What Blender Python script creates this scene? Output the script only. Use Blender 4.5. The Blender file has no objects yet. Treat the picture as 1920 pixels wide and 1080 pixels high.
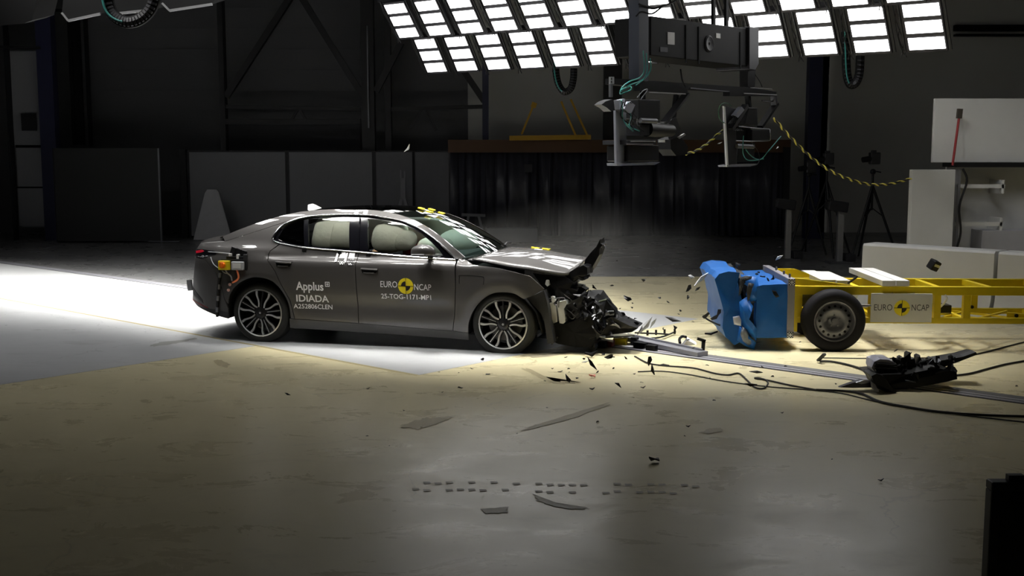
import bpy, math, random
import numpy as np
from mathutils import Vector, Matrix, Euler, noise
from mathutils.geometry import delaunay_2d_cdt

sc = bpy.context.scene
col = sc.collection
R = math.radians

# ------------------------------------------------------------------ camera
F_PX = 2113.0
HORIZON = 292.0
PITCH = math.atan((540 - HORIZON) / F_PX)
CAM_H = 2.1
cam_data = bpy.data.cameras.new('camera')
cam_data.sensor_width = 36.0
cam_data.lens = F_PX / 1920 * 36.0
cam_data.clip_end = 200
cam = bpy.data.objects.new('camera', cam_data)
col.objects.link(cam)
cam.location = (0, 0, CAM_H)
cam.rotation_euler = (math.pi / 2 - PITCH, 0, 0)
sc.camera = cam

# ------------------------------------------------------------------ world + exposure
wd = bpy.data.worlds.new('world')
sc.world = wd
wd.use_nodes = True
bgn = wd.node_tree.nodes['Background']
bgn.inputs[0].default_value = (0.56, 0.66, 0.90, 1)
bgn.inputs[1].default_value = 0.022
sc.view_settings.view_transform = 'Standard'
sc.view_settings.look = 'None'
sc.view_settings.gamma = 1
sc.view_settings.use_curve_mapping = False
sc.view_settings.exposure = 0.0

# overhead lamp banks (see LAMP BANKS below): watts per panel and beam spread
LOW_W, LOW_SPREAD = 0.0, 80
TOP_W, TOP_SPREAD = 43.0, 51
GLOW = 4.5
TOP_GLOW = 12.0
DUST = 0.25

# ------------------------------------------------------------------ placing helpers
def ray(px, py):
    x = (px - 960) / F_PX
    y = -(py - 540) / F_PX
    return Vector((x, math.cos(PITCH) + y * math.sin(PITCH), -math.sin(PITCH) + y * math.cos(PITCH)))

def at(px, py, Y):
    r = ray(px, py)
    return Vector((0, 0, CAM_H)) + r * (Y / r.y)

def onz(px, py, z=0.0):
    r = ray(px, py)
    return Vector((0, 0, CAM_H)) + r * ((z - CAM_H) / r.z)

TRK = Vector((0.751, -0.660, 0))      # direction of the test track on the floor
NRM = Vector((0.660, 0.751, 0))       # square to it, away from the camera

# ------------------------------------------------------------------ materials
def lin(c):
    c = c / 255.0
    return c / 12.92 if c <= 0.04045 else ((c + 0.055) / 1.055) ** 2.4

def rgb(r, g, b):
    return (lin(r), lin(g), lin(b), 1)

MATS = {}
def mat(name, c, rough=0.6, metal=0.0, var=0.12, scale=6.0, bump=0.0, bscale=40.0, coat=0.0, spec=0.5, emit=None, alpha=1.0, rvar=0.0):
    if name in MATS:
        return MATS[name]
    m = bpy.data.materials.new(name)
    m.use_nodes = True
    nt = m.node_tree
    b = nt.nodes['Principled BSDF']
    b.inputs['Roughness'].default_value = rough
    b.inputs['Metallic'].default_value = metal
    b.inputs['Coat Weight'].default_value = coat
    b.inputs['Coat Roughness'].default_value = 0.015
    b.inputs['Specular IOR Level'].default_value = spec
    base = rgb(*c)
    if var > 0:
        tc = nt.nodes.new('ShaderNodeTexCoord')
        nz = nt.nodes.new('ShaderNodeTexNoise')
        nz.inputs['Scale'].default_value = scale
        nz.inputs['Detail'].default_value = 5
        nt.links.new(tc.outputs['Object'], nz.inputs['Vector'])
        mx = nt.nodes.new('ShaderNodeMix')
        mx.data_type = 'RGBA'
        mx.inputs[6].default_value = tuple(v * (1 - var) for v in base[:3]) + (1,)
        mx.inputs[7].default_value = tuple(min(1, v * (1 + var)) for v in base[:3]) + (1,)
        nt.links.new(nz.outputs['Fac'], mx.inputs[0])
        nt.links.new(mx.outputs[2], b.inputs['Base Color'])
        if rvar > 0:
            mr = nt.nodes.new('ShaderNodeMapRange')
            mr.inputs[3].default_value = rough - rvar
            mr.inputs[4].default_value = rough + rvar
            nt.links.new(nz.outputs['Fac'], mr.inputs[0])
            nt.links.new(mr.outputs[0], b.inputs['Roughness'])
        if bump > 0:
            n2 = nt.nodes.new('ShaderNodeTexNoise')
            n2.inputs['Scale'].default_value = bscale
            n2.inputs['Detail'].default_value = 4
            nt.links.new(tc.outputs['Object'], n2.inputs['Vector'])
            bp = nt.nodes.new('ShaderNodeBump')
            bp.inputs['Strength'].default_value = bump
            bp.inputs['Distance'].default_value = 0.02
            nt.links.new(n2.outputs['Fac'], bp.inputs['Height'])
            nt.links.new(bp.outputs[0], b.inputs['Normal'])
    else:
        b.inputs['Base Color'].default_value = base
    if emit:
        b.inputs['Emission Color'].default_value = (1, 1, 1, 1)
        b.inputs['Emission Strength'].default_value = emit
    MATS[name] = m
    return m

def glass_mat(name, tint, refl=0.06):
    """thin sheet glass: tinted see-through layer under a sharp fresnel reflection"""
    if name in MATS:
        return MATS[name]
    m = bpy.data.materials.new(name)
    m.use_nodes = True
    nt = m.node_tree
    nt.nodes.clear()
    out = nt.nodes.new('ShaderNodeOutputMaterial')
    tr = nt.nodes.new('ShaderNodeBsdfTransparent')
    tr.inputs[0].default_value = tint
    gl = nt.nodes.new('ShaderNodeBsdfGlossy')
    gl.inputs['Roughness'].default_value = 0.015
    gl.inputs[0].default_value = (1, 1, 1, 1)
    fr = nt.nodes.new('ShaderNodeFresnel')
    fr.inputs[0].default_value = 1.5
    mr = nt.nodes.new('ShaderNodeMath')
    mr.operation = 'ADD'
    mr.inputs[1].default_value = refl
    mr.use_clamp = True
    nt.links.new(fr.outputs[0], mr.inputs[0])
    mx = nt.nodes.new('ShaderNodeMixShader')
    nt.links.new(mr.outputs[0], mx.inputs[0])
    nt.links.new(tr.outputs[0], mx.inputs[1])
    nt.links.new(gl.outputs[0], mx.inputs[2])
    nt.links.new(mx.outputs[0], out.inputs[0])
    MATS[name] = m
    return m

# ------------------------------------------------------------------ mesh builder
class MB:
    def __init__(self):
        self.v, self.f, self.s = [], [], []

    def add(self, verts, faces, smooth=False):
        o = len(self.v)
        self.v += [tuple(p) for p in verts]
        self.f += [tuple(i + o for i in f) for f in faces]
        self.s += [smooth] * len(faces)
        return self

    def box(self, c, size, rot=(0, 0, 0), taper=1.0, M=None):
        hx, hy, hz = (s / 2 for s in size)
        if M is None:
            M = Euler(rot).to_matrix()
        vs = []
        for z in (-hz, hz):
            k = taper if z > 0 else 1
            for x, y in ((-hx, -hy), (hx, -hy), (hx, hy), (-hx, hy)):
                vs.append(Vector(c) + M @ Vector((x * k, y * k, z)))
        return self.add(vs, [(3, 2, 1, 0), (4, 5, 6, 7), (0, 1, 5, 4), (1, 2, 6, 5), (2, 3, 7, 6), (3, 0, 4, 7)])

    def span(self, x0, x1, y0, y1, z0, z1):
        return self.box(((x0 + x1) / 2, (y0 + y1) / 2, (z0 + z1) / 2), (x1 - x0, y1 - y0, z1 - z0))

    def bar(self, p, q, w, h, up=(0, 0, 1)):
        p, q = Vector(p), Vector(q)
        d = (q - p)
        L = d.length
        d.normalize()
        u = Vector(up)
        if abs(d.dot(u)) > 0.98:
            u = Vector((0, 1, 0))
        s = d.cross(u).normalized()
        t = s.cross(d)
        M = Matrix((d, s, t)).transposed()
        return self.box((p + q) / 2, (L, w, h), M=M)

    def tube(self, pts, r, n=8, cap=True, flat=1.0):
        pts = [Vector(p) for p in pts]
        rr = r if isinstance(r, (list, tuple)) else [r] * len(pts)
        vs, fs = [], []
        prev = None
        for i, p in enumerate(pts):
            d = pts[min(i + 1, len(pts) - 1)] - pts[max(i - 1, 0)]
            if d.length < 1e-9:
                d = Vector((1, 0, 0))
            d.normalize()
            if prev is None:
                a = Vector((0, 0, 1)) if abs(d.z) < 0.9 else Vector((1, 0, 0))
                s = d.cross(a).normalized()
            else:
                s = (prev - d * prev.dot(d))
                s = s.normalized() if s.length > 1e-6 else d.orthogonal().normalized()
            prev = s
            t = d.cross(s)
            for k in range(n):
                a = 2 * math.pi * k / n
                vs.append(p + s * math.cos(a) * rr[i] + t * math.sin(a) * rr[i] * flat)
        for i in range(len(pts) - 1):
            for k in range(n):
                fs.append((i * n + k, i * n + (k + 1) % n, (i + 1) * n + (k + 1) % n, (i + 1) * n + k))
        self.add(vs, fs, True)
        if cap:
            o = len(self.v) - len(vs)
            self.f += [tuple(o + k for k in reversed(range(n))), tuple(o + (len(pts) - 1) * n + k for k in range(n))]
            self.s += [False, False]
        return self

    def cyl(self, p, q, r, r2=None, n=20):
        return self.tube([p, q], [r, r if r2 is None else r2], n)

    def lathe(self, prof, n=32, M=None, smooth=True, closed=False):
        """prof: (radius, along) pairs turned about local z, then moved by M"""
        M = M or Matrix()
        vs, fs = [], []
        m = len(prof)
        for k in range(n):
            a = 2 * math.pi * k / n
            for r, h in prof:
                vs.append(M @ Vector((r * math.cos(a), r * math.sin(a), h)))
        for k in range(n):
            k2 = (k + 1) % n
            for i in range(m if closed else m - 1):
                j = (i + 1) % m
                fs.append((k * m + i, k2 * m + i, k2 * m + j, k * m + j))
        return self.add(vs, fs, smooth)

    def prism(self, pts, fn, d0, d1):
        """2-D outline extruded: fn(u, v, d) -> point"""
        n = len(pts)
        vs = [fn(u, v, d0) for u, v in pts] + [fn(u, v, d1) for u, v in pts]
        fs = [tuple(range(n)), tuple(range(2 * n - 1, n - 1, -1))]
        fs += [(i, i + n, (i + 1) % n + n, (i + 1) % n) for i in range(n)]
        return self.add(vs, fs)

    def grid(self, rows, smooth=True, closed=False):
        n = len(rows[0])
        vs = [p for r in rows for p in r]
        fs = []
        for i in range(len(rows) - 1):
            for k in range(n if closed else n - 1):
                fs.append((i * n + k, i * n + (k + 1) % n, (i + 1) * n + (k + 1) % n, (i + 1) * n + k))
        return self.add(vs, fs, smooth)

    def ball(self, c, r, n=14, m=10, fn=None):
        rx, ry, rz = r if isinstance(r, (list, tuple)) else (r, r, r)
        rows = []
        for i in range(m + 1):
            a = -math.pi / 2 + math.pi * i / m
            row = []
            for k in range(n):
                b = 2 * math.pi * k / n
                p = Vector((math.cos(a) * math.cos(b), math.cos(a) * math.sin(b), math.sin(a)))
                q = fn(p) if fn else p
                row.append(Vector(c) + Vector((q.x * rx, q.y * ry, q.z * rz)))
            rows.append(row)
        return self.grid(rows, True, True)

    def build(self, name, m, parent=None, angle=35, bevel=0.0, loc=None, recalc=False, solid=0.0):
        me = bpy.data.meshes.new(name)
        me.from_pydata(self.v, [], self.f)
        me.polygons.foreach_set('use_smooth', self.s)
        me.update()
        if any(self.s):
            try:
                me.set_sharp_from_angle(angle=R(angle))
            except Exception:
                pass
        if recalc:
            import bmesh
            bm = bmesh.new()
            bm.from_mesh(me)
            bmesh.ops.recalc_face_normals(bm, faces=bm.faces)
            bm.to_mesh(me)
            bm.free()
        if m is not None:
            me.materials.append(m)
        o = bpy.data.objects.new(name, me)
        col.objects.link(o)
        if parent is not None:
            o.parent = parent
        if loc is not None:
            o.location = loc
        if bevel > 0:
            b = o.modifiers.new('bevel', 'BEVEL')
            b.width = bevel
            b.segments = 2
            b.limit_method = 'ANGLE'
        if solid:
            b = o.modifiers.new('solid', 'SOLIDIFY')
            b.thickness = abs(solid)
            b.offset = -1 if solid > 0 else 1
        return o

def tag(o, label=None, cat=None, group=None, kind=None):
    if label:
        o['label'] = label
    if cat:
        o['category'] = cat
    if group:
        o['group'] = group
    if kind:
        o['kind'] = kind
    return o

def empty(name, loc=(0, 0, 0), rz=0.0, parent=None):
    o = bpy.data.objects.new(name, None)
    o.empty_display_size = 0.1
    col.objects.link(o)
    o.location = loc
    o.rotation_euler = (0, 0, rz)
    if parent is not None:
        o.parent = parent
    return o

KIDS = {}
def copy_tree(o, parent=None):
    c = o.copy()
    col.objects.link(c)
    if parent is not None:
        c.parent = parent
    for ch in [x for x in bpy.data.objects if x.parent == o]:
        copy_tree(ch, c)
    return c

def struct(o):
    o['kind'] = 'structure'
    return o

def spline(pts, per=6):
    """Catmull-Rom through the points (any dimension)"""
    P = [np.array(p, float) for p in pts]
    P = [2 * P[0] - P[1]] + P + [2 * P[-1] - P[-2]]
    out = []
    for i in range(1, len(P) - 2):
        for k in range(per):
            t = k / per
            a, b, c, d = P[i - 1], P[i], P[i + 1], P[i + 2]
            out.append(0.5 * (2 * b + (c - a) * t + (2 * a - 5 * b + 4 * c - d) * t * t + (3 * b - a - 3 * c + d) * t ** 3))
    out.append(P[-2])
    return [tuple(float(x) for x in q) for q in out]

def text_mesh(body, size, extrude=0.0, bold=0.0, align='CENTER', width=1.0):
    cu = bpy.data.curves.new('text', 'FONT')
    cu.body = body
    cu.size = size
    cu.align_x = align
    cu.offset = bold
    cu.extrude = extrude
    cu.resolution_u = 3
    ob = bpy.data.objects.new('text', cu)
    col.objects.link(ob)
    dg = bpy.context.evaluated_depsgraph_get()
    me = bpy.data.meshes.new_from_object(ob.evaluated_get(dg))
    bpy.data.objects.remove(ob)
    bpy.data.curves.remove(cu)
    vs = [(v.co.x * width, v.co.y, v.co.z) for v in me.vertices]
    fs = [tuple(p.vertices) for p in me.polygons]
    bpy.data.meshes.remove(me)
    return vs, fs

# shared materials
M_black = mat('black_plastic', (20, 20, 22), 0.45, spec=0.3)
M_dark = mat('dark_plastic', (38, 38, 40), 0.5)
M_rubber = mat('rubber', (40, 40, 39), 0.75, bump=0.15, bscale=90, spec=0.3)
M_alu = mat('aluminium', (190, 190, 192), 0.35, 0.8)
M_steel = mat('steel', (120, 121, 125), 0.4, 0.8)
M_white = mat('white_paint', (214, 214, 212), 0.5, var=0.04)
M_navy = mat('navy_steel', (30, 32, 62), 0.5)
M_yellow = mat('yellow_paint', (214, 188, 10), 0.45, var=0.1)
M_grey = mat('grey_board', (140, 140, 142), 0.6, var=0.05)
M_cable = mat('black_cable', (26, 24, 22), 0.6)

# ================================================================== LAMP BANKS
ROW_A, ROW_B = at(821, 137, 22.0), at(1740, 96, 15.94)    # lower edge of the first and last lamp of the bottom row
ROW = (ROW_B - ROW_A).normalized()               # the row runs this way (right and nearer)
OUT = Vector((-ROW.y, ROW.x, 0)).normalized()    # level direction away from the camera
M_lampbody = mat('lamp_body', (52, 50, 54), 0.5)
M_glow = mat('lamp_glow', (255, 255, 255), 0.4, var=0, emit=GLOW)
M_glow_top = mat('lamp_glow_level', (255, 255, 255), 0.4, var=0, emit=TOP_GLOW)
PW, PL = 0.50, 0.74

def lamp_proto(glow, added_shade):
    root = empty('led_floodlight')
    m = MB()
    m.box((0, 0, 0.03), (PW + 0.05, PL + 0.03, 0.05))
    m.box((0, 0, 0.075), (PW * 0.7, PL * 0.8, 0.05))
    m.build('housing', M_lampbody, root, bevel=0.006)
    for k in (-1, 0, 1):
        g = MB()
        g.box((0, k * 0.25, 0.002), (PW, 0.178, 0.012))
        g.build('diffuser', glow, root)
    r = MB()
    for s in (-1, 1):
        r.bar((s * (PW / 2 + 0.07), -PL / 2, 0.02), (s * (PW / 2 + 0.07), PL / 2 + 0.05, 0.02), 0.02, 0.03)
    r.build('bracket', M_dark, root)
    c = MB()
    rnd = random.Random(4)
    for s in range(3):
        pts = [(PW / 2 + 0.05 + rnd.uniform(0, 0.12), PL / 2 - 0.28 * k + rnd.uniform(-.05, .05), 0.03 + rnd.uniform(-.02, .06)) for k in range(4)]
        c.tube(spline(pts, 4), 0.007, 5)
    c.build('cable', M_dark, root)
    if not added_shade:
        return root
    sh = MB()
    for q in (-1, 1):
        sh.box((q * (PW / 2 + 0.045), 0, -0.13), (0.012, PL + 0.05, 0.30))
        sh.box((0, q * (PL / 2 + 0.02), -0.13), (PW + 0.09, 0.012, 0.30))
    sh.build('added_shade', mat('shade_black', (12, 12, 12), 0.8), root)
    lo = bpy.data.objects.new('lamp_light', bpy.data.lights.new('lamp_light', 'AREA'))
    col.objects.link(lo)
    lo.parent = root
    lo.location = (0, 0, -0.03)
    return root

LAMP = lamp_proto(M_glow, False)
SHADED = lamp_proto(M_glow_top, True)            # level bank; black shades added, unseen, to keep spill off the walls
used = []
LIGHTS = {}
def lamp(p, tilt, watts, spread, label, group, rowdir=ROW, src=None):
    """tilt: degrees from level at which the lamp face hangs; local -z shines"""
    src = src or LAMP
    o = src if src not in used else copy_tree(src)
    used.append(o)
    r = rowdir.normalized()
    out = Vector((-r.y, r.x, 0))
    dn = out * math.cos(R(tilt)) + Vector((0, 0, -math.sin(R(tilt))))   # along the lamp's length, downwards and away
    x, y = -r, -dn
    z = x.cross(y)
    o.matrix_world = Matrix((x, y, z)).transposed().to_4x4()
    o.location = p
    tag(o, label, 'lamp', group)
    key = (watts, spread)
    if watts and key not in LIGHTS:
        ld = LIGHTS[key] = bpy.data.lights.new('lamp_light', 'AREA')
        ld.shape = 'RECTANGLE'
        ld.size, ld.size_y = PW, PL
        ld.energy = watts
        ld.spread = R(spread)
        ld.color = (1.0, 0.985, 0.94)
    for c in [x for x in bpy.data.objects if x.parent == o and x.type == 'LIGHT']:
        if watts:
            c.data = LIGHTS[key]
        else:
            bpy.data.objects.remove(c)
    return o

# the two inclined rows seen below the ceiling at the far side of the track
ORD = 'first second third fourth fifth sixth seventh eighth ninth tenth eleventh twelfth thirteenth fourteenth fifteenth'.split()
def hanging_row(A, B, tilt, where):
    dn = OUT * math.cos(R(tilt)) + Vector((0, 0, -math.sin(R(tilt))))
    for k in range(13):
        c = A.lerp(B, k / 12) - dn * (PL / 2)
        lamp(c, tilt, LOW_W, LOW_SPREAD, 'white floodlight of three glowing strips, %s from the left in the %s row' % (ORD[k], where), 'floodlights in the %s row' % where)
    m = MB()
    up = OUT * 0.16 + Vector((0, 0, 0.16))
    m.bar(A - dn * (PL * 0.9) + up - ROW * 0.6, B - dn * (PL * 0.9) + up + ROW * 0.6, 0.05, 0.06)
    tag(m.build('lamp_rail', M_dark), 'dark steel rail carrying the %s row of floodlights' % where, 'rail')
hanging_row(ROW_A, ROW_B, 58, 'bottom')
hanging_row(at(769, 72, 21.3), at(1699, 6, 15.55), 54, 'upper')

# the bank continues over the track as level rows (above the picture)
def overhead(t0, t1, nn, H, watts, spread, tilt):
    n = int((t1 - t0) / 1.15) + 1
    for k in range(n):
        if 10.8 < nn < 13.2 and abs(t0 + 1.15 * k + 8.0) < 1.5:
            continue                                  # the camera gantry hangs here
        p = TRK * (t0 + 1.15 * k) + NRM * nn
        lamp((p.x, p.y, H), tilt, watts, spread, 'shaded floodlight of three glowing strips in the level bank over the track', 'floodlights over the track', TRK, SHADED)
for nn, H, w, tilt, ta, tb in ((8.7, 6.0, 0.95, -6, -17.2, -8.3), (10.0, 6.0, 0.8, 0, -14.2, -6.5), (11.4, 6.0, 0.7, 4, -12.5, -5.0), (12.8, 5.9, 0.55, 8, -11.5, -5.0),
                               (5.0, 5.8, 0.24, -38, -19.0, -11.3), (6.3, 5.9, 0.28, -30, -19.0, -8.0), (7.5, 6.0, 0.55, -6, -21.5, -14.3), (13.8, 6.2, 0.055, -40, -8.0, -2.0)):  # last row: unseen lamps added to brighten the white boxes and right wall
    overhead(ta, tb, nn, H, TOP_W * w, TOP_SPREAD, tilt)

# ================================================================== FLOOR AND HALL
def floor_material(name, base, dark, spots, rough):
    m = bpy.data.materials.new(name)
    m.use_nodes = True
    nt = m.node_tree
    b = nt.nodes['Principled BSDF']
    tc = nt.nodes.new('ShaderNodeTexCoord')
    def noise_node(scale, detail, rough_=0.6, dist=0.0, vec=None):
        n = nt.nodes.new('ShaderNodeTexNoise')
        n.inputs['Scale'].default_value = scale
        n.inputs['Detail'].default_value = detail
        n.inputs['Roughness'].default_value = rough_
        n.inputs['Distortion'].default_value = dist
        nt.links.new(vec or tc.outputs['Object'], n.inputs['Vector'])
        return n
    def ramp(src, a, bb):
        r = nt.nodes.new('ShaderNodeMapRange')
        r.inputs[1].default_value, r.inputs[2].default_value = a, bb
        r.clamp = True
        nt.links.new(src, r.inputs[0])
        return r.outputs[0]
    def mix(f, a, c):
        x = nt.nodes.new('ShaderNodeMix')
        x.data_type = 'RGBA'
        nt.links.new(f, x.inputs[0])
        for s, v in ((6, a), (7, c)):
            if isinstance(v, tuple):
                x.inputs[s].default_value = v
            else:
                nt.links.new(v, x.inputs[s])
        return x.outputs[2]
    def mul(a, k):
        x = nt.nodes.new('ShaderNodeMath')
        x.operation = 'MULTIPLY'
        nt.links.new(a, x.inputs[0])
        x.inputs[1].default_value = k
        return x.outputs[0]
    big = noise_node(0.35, 6, 0.65)
    c = mix(ramp(big.outputs[0], 0.3, 0.7), base, tuple(v * 0.86 for v in base[:3]) + (1,))
    mp = nt.nodes.new('ShaderNodeMapping')
    mp.inputs['Rotation'].default_value = (0, 0, R(8))
    mp.inputs['Scale'].default_value = (0.8, 1.5, 1)
    nt.links.new(tc.outputs['Object'], mp.inputs[0])
    sm = noise_node(1.6, 8, 0.7, 0.6, mp.outputs[0])
    c = mix(mul(ramp(sm.outputs[0], 0.56, 0.74), spots), c, dark)
    mp2 = nt.nodes.new('ShaderNodeMapping')
    mp2.inputs['Rotation'].default_value = (0, 0, R(-20))
    mp2.inputs['Scale'].default_value = (1.0, 3.4, 1)
    nt.links.new(tc.outputs['Object'], mp2.inputs[0])
    sc_ = noise_node(3.2, 6, 0.7, 1.2, mp2.outputs[0])
    c = mix(mul(ramp(sc_.outputs[0], 0.63, 0.76), spots * 0.45), c, dark)
    vo = nt.nodes.new('ShaderNodeTexVoronoi')
    vo.feature = 'DISTANCE_TO_EDGE'
    vo.inputs['Scale'].default_value = 0.33
    wob = noise_node(1.3, 5)
    vm = nt.nodes.new('ShaderNodeVectorMath')
    vm.operation = 'MULTIPLY_ADD'
    nt.links.new(wob.outputs['Color'], vm.inputs[0])
    vm.inputs[1].default_value = (0.9, 0.9, 0)
    nt.links.new(tc.outputs['Object'], vm.inputs[2])
    nt.links.new(vm.outputs[0], vo.inputs['Vector'])
    crack = ramp(vo.outputs[0], 0.004, 0.0)
    cm = noise_node(0.5, 2)
    cmask = ramp(cm.outputs[0], 0.52, 0.56)
    x = nt.nodes.new('ShaderNodeMath')
    x.operation = 'MULTIPLY'
    nt.links.new(crack, x.inputs[0])
    nt.links.new(cmask, x.inputs[1])
    c = mix(mul(x.outputs[0], spots), c, tuple(v * 0.35 for v in dark[:3]) + (1,))
    nt.links.new(c, b.inputs['Base Color'])
    r = nt.nodes.new('ShaderNodeMapRange')
    r.inputs[1].default_value, r.inputs[2].default_value = 0.3, 0.7
    r.inputs[3].default_value, r.inputs[4].default_value = rough - 0.07, rough + 0.07
    nt.links.new(sm.outputs[0], r.inputs[0])
    nt.links.new(r.outputs[0], b.inputs['Roughness'])
    b.inputs['Specular IOR Level'].default_value = 0.35
    return m

M_floor = floor_material('sealed_concrete', rgb(224, 213, 174), rgb(160, 150, 122), 0.22, 0.30)
M_paint = floor_material('white_floor_paint', rgb(198, 199, 200), rgb(140, 140, 137), 0.35, 0.33)

struct(MB().span(-24, 24, -3, 34, -0.2, 0).build('floor', M_floor))

def tn(t, n, z=0.0):
    p = TRK * t + NRM * n
    return (p.x, p.y, z)

def slab(name, quad, h, m):
    b = MB()
    n = len(quad)
    vs = [tn(t, q, 0.0005) for t, q in quad] + [tn(t, q, h) for t, q in quad]
    b.add(vs, [tuple(range(2 * n - 1, n - 1, -1))[::-1]] + [(i, (i + 1) % n, (i + 1) % n + n, i + n) for i in range(n)])
    return struct(b.build(name, m, recalc=True))

slab('floor_marking', [(-26, 7.47), (-7.73, 7.44), (-7.73, 9.93), (-26, 9.93)], 0.002, M_paint)
slab('floor_marking', [(-13.2, 10.27), (-7.73, 10.27), (-7.73, 12.45), (-13.2, 12.45)], 0.002, M_paint)
slab('floor_marking', [(-26, 1.0), (-10.3, 1.0), (-10.3, 7.40), (-26, 7.43)], 0.002, M_paint)
slab('floor_joint', [(-26, 7.43), (-7.73, 7.40), (-7.73, 7.44), (-26, 7.47)], 0.0015, mat('joint_tape', (164, 150, 104), 0.6))
M_floorgrey = floor_material('grey_paint_and_dim_floor', rgb(112, 112, 112), rgb(80, 80, 80), 0.3, 0.30)
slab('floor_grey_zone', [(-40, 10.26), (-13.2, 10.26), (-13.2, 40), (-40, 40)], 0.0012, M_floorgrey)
struct(MB().add([(-4.5, 19.6, 0.0008), (16, 19.6, 0.0008), (16, 31, 0.0008), (-4.5, 31, 0.0008)], [(0, 1, 2, 3)]).build('floor_grey_zone', M_floorgrey))  # far floor greyed beyond the lamp pool; light fall-off put into the colour
# guide rail let into the floor
M_railgrey = mat('rail_cover', (150, 150, 156), 0.4, 0.1)
M_slot = mat('rail_slot', (14, 14, 16), 0.6)
for n0, n1, m, h in ((9.94, 9.965, M_slot, 0.003), (9.965, 10.03, M_railgrey, 0.006), (10.03, 10.055, M_slot, 0.004), (10.055, 10.12, M_railgrey, 0.006), (10.12, 10.135, M_slot, 0.003), (10.135, 10.25, mat('rail_edge', (104, 103, 104), 0.5), 0.004)):
    slab('guide_rail', [(-26, n0), (6, n0), (6, n1), (-26, n1)], h, m)

# worn marks on the floor: oily smears and tyre prints
def stain(name, pts, m, seed, h=0.0035):
    rnd = random.Random(seed)
    P = [onz(x, y) for x, y in pts]
    c = sum(P, Vector()) / len(P)
    ring = []
    for i, p in enumerate(P):
        q = P[(i + 1) % len(P)]
        for k in range(6):
            e = p.lerp(q, k / 6)
            ring.append(c + (e - c) * rnd.uniform(0.80, 1.12))
    b = MB().add([(p.x, p.y, h) for p in ring] + [(c.x, c.y, h)], [(i, (i + 1) % len(ring), len(ring)) for i in range(len(ring))])
    o = b.build(name, m)
    if o.data.polygons[0].normal.z < 0:
        o.data.flip_normals()
    return struct(o)
M_smear = mat('floor_smear', (168, 156, 120), 0.5, var=0.25, scale=9)
M_print = mat('tyre_print', (158, 149, 124), 0.5, var=0.25, scale=12)
stain('floor_stain', [(748, 800), (775, 790), (800, 783), (848, 783), (835, 790), (815, 798), (785, 806)], M_smear, 1)
stain('floor_stain', [(1310, 812), (1330, 804), (1352, 802), (1354, 810), (1330, 814)], M_smear, 2)
stain('floor_stain', [(400, 676), (412, 674), (432, 684), (425, 690), (405, 684)], M_smear, 3)
stain('floor_stain', [(276, 648), (300, 642), (350, 637), (372, 632), (366, 637), (330, 645), (290, 650)], mat('paint_smear', (150, 150, 146), 0.5, var=0.2), 4)
stain('floor_stain', [(166, 547), (200, 543), (250, 557), (300, 562), (296, 565), (240, 561), (200, 550)], mat('paint_smear', (150, 150, 146), 0.5), 5)
stain('floor_stain', [(975, 668), (1020, 661), (1072, 661), (1060, 665), (1010, 671)], M_print, 6)
stain('floor_stain', [(970, 690), (990, 690), (1040, 716), (1090, 717), (1040, 722), (1010, 708)], M_smear, 7)
stain('floor_stain', [(975, 806), (1060, 780), (1140, 755), (1150, 757), (1070, 787), (985, 808)], M_smear, 8)
stain('floor_stain', [(995, 925), (1020, 935), (1045, 945), (1100, 952), (1090, 957), (1040, 952), (1005, 938)], M_print, 9)
stain('floor_stain', [(900, 955), (955, 951), (950, 962), (910, 964)], M_print, 10)
tp = MB()
rt = random.Random(8)
for k in range(26):
    x = 772 + 21 * k
    y = 903 + 0.012 * (x - 772) + rt.uniform(-2, 2)
    for dy in (0, 14):
        a, b_, c_, d_ = onz(x, y + dy), onz(x + 13, y + dy), onz(x + 15, y + dy + 3), onz(x + 2, y + dy + 4)
        if rt.random() < 0.6:
            tp.add([(p.x, p.y, 0.003) for p in (d_, c_, b_, a)], [(0, 1, 2, 3)])
struct(tp.build('tyre_prints', M_print))

# walls
M_wall_lit = mat('wall_cladding_lit', (200, 199, 194), 0.7, var=0.04, scale=1.5)  # lighter than the left wall: light spill on the right put into colour
M_wall_dim = mat('wall_cladding_dim', (92, 92, 94), 0.75, var=0.06, scale=1.2)
M_blk = mat('black_steel', (18, 18, 21), 0.55)
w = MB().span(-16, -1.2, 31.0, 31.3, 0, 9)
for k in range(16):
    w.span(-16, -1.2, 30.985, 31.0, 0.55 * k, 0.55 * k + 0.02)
struct(w.build('wall_back', M_wall_dim))
struct(MB().span(-1.2, 16, 31.0, 31.3, 0, 9).build('wall_back', M_wall_lit))
struct(MB().span(-16.3, -16, -3, 31.3, 0, 9).build('wall_left', M_wall_dim))
struct(MB().span(16, 16.3, -3, 31.3, 0, 9).build('wall_right', M_wall_lit))
struct(MB().span(-16.3, 16.3, -3.3, -3, 0, 9).build('wall_front', M_wall_dim))
struct(MB().span(-16.3, 16.3, -3.3, 31.3, 9, 9.3).build('ceiling', mat('ceiling_dark', (60, 60, 62), 0.8)))

# ================================================================== THE CAR
# local frame: x forward from the rear axle, y to the left, z up; the camera sees the right (-y) side
CAR = empty('car', (-2.662, 13.512, 0), R(-14.7))
tag(CAR, 'grey metallic four-door saloon with a crushed front end on the white floor marking', 'car')
_c, _s = math.cos(R(-14.7)), math.sin(R(-14.7))

def to_car(P):
    dx, dy = P[0] + 2.662, P[1] - 13.512
    return Vector((dx * _c + dy * _s, -dx * _s + dy * _c, P[2]))

def cl(px, py, y):
    """point of the car's upright plane at side distance y that the photograph shows at px, py"""
    o = to_car((0, 0, CAM_H))
    r = ray(px, py)
    d = to_car(Vector((0, 0, CAM_H)) + r) - o
    return o + d * ((y - o.y) / d.y)

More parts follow.
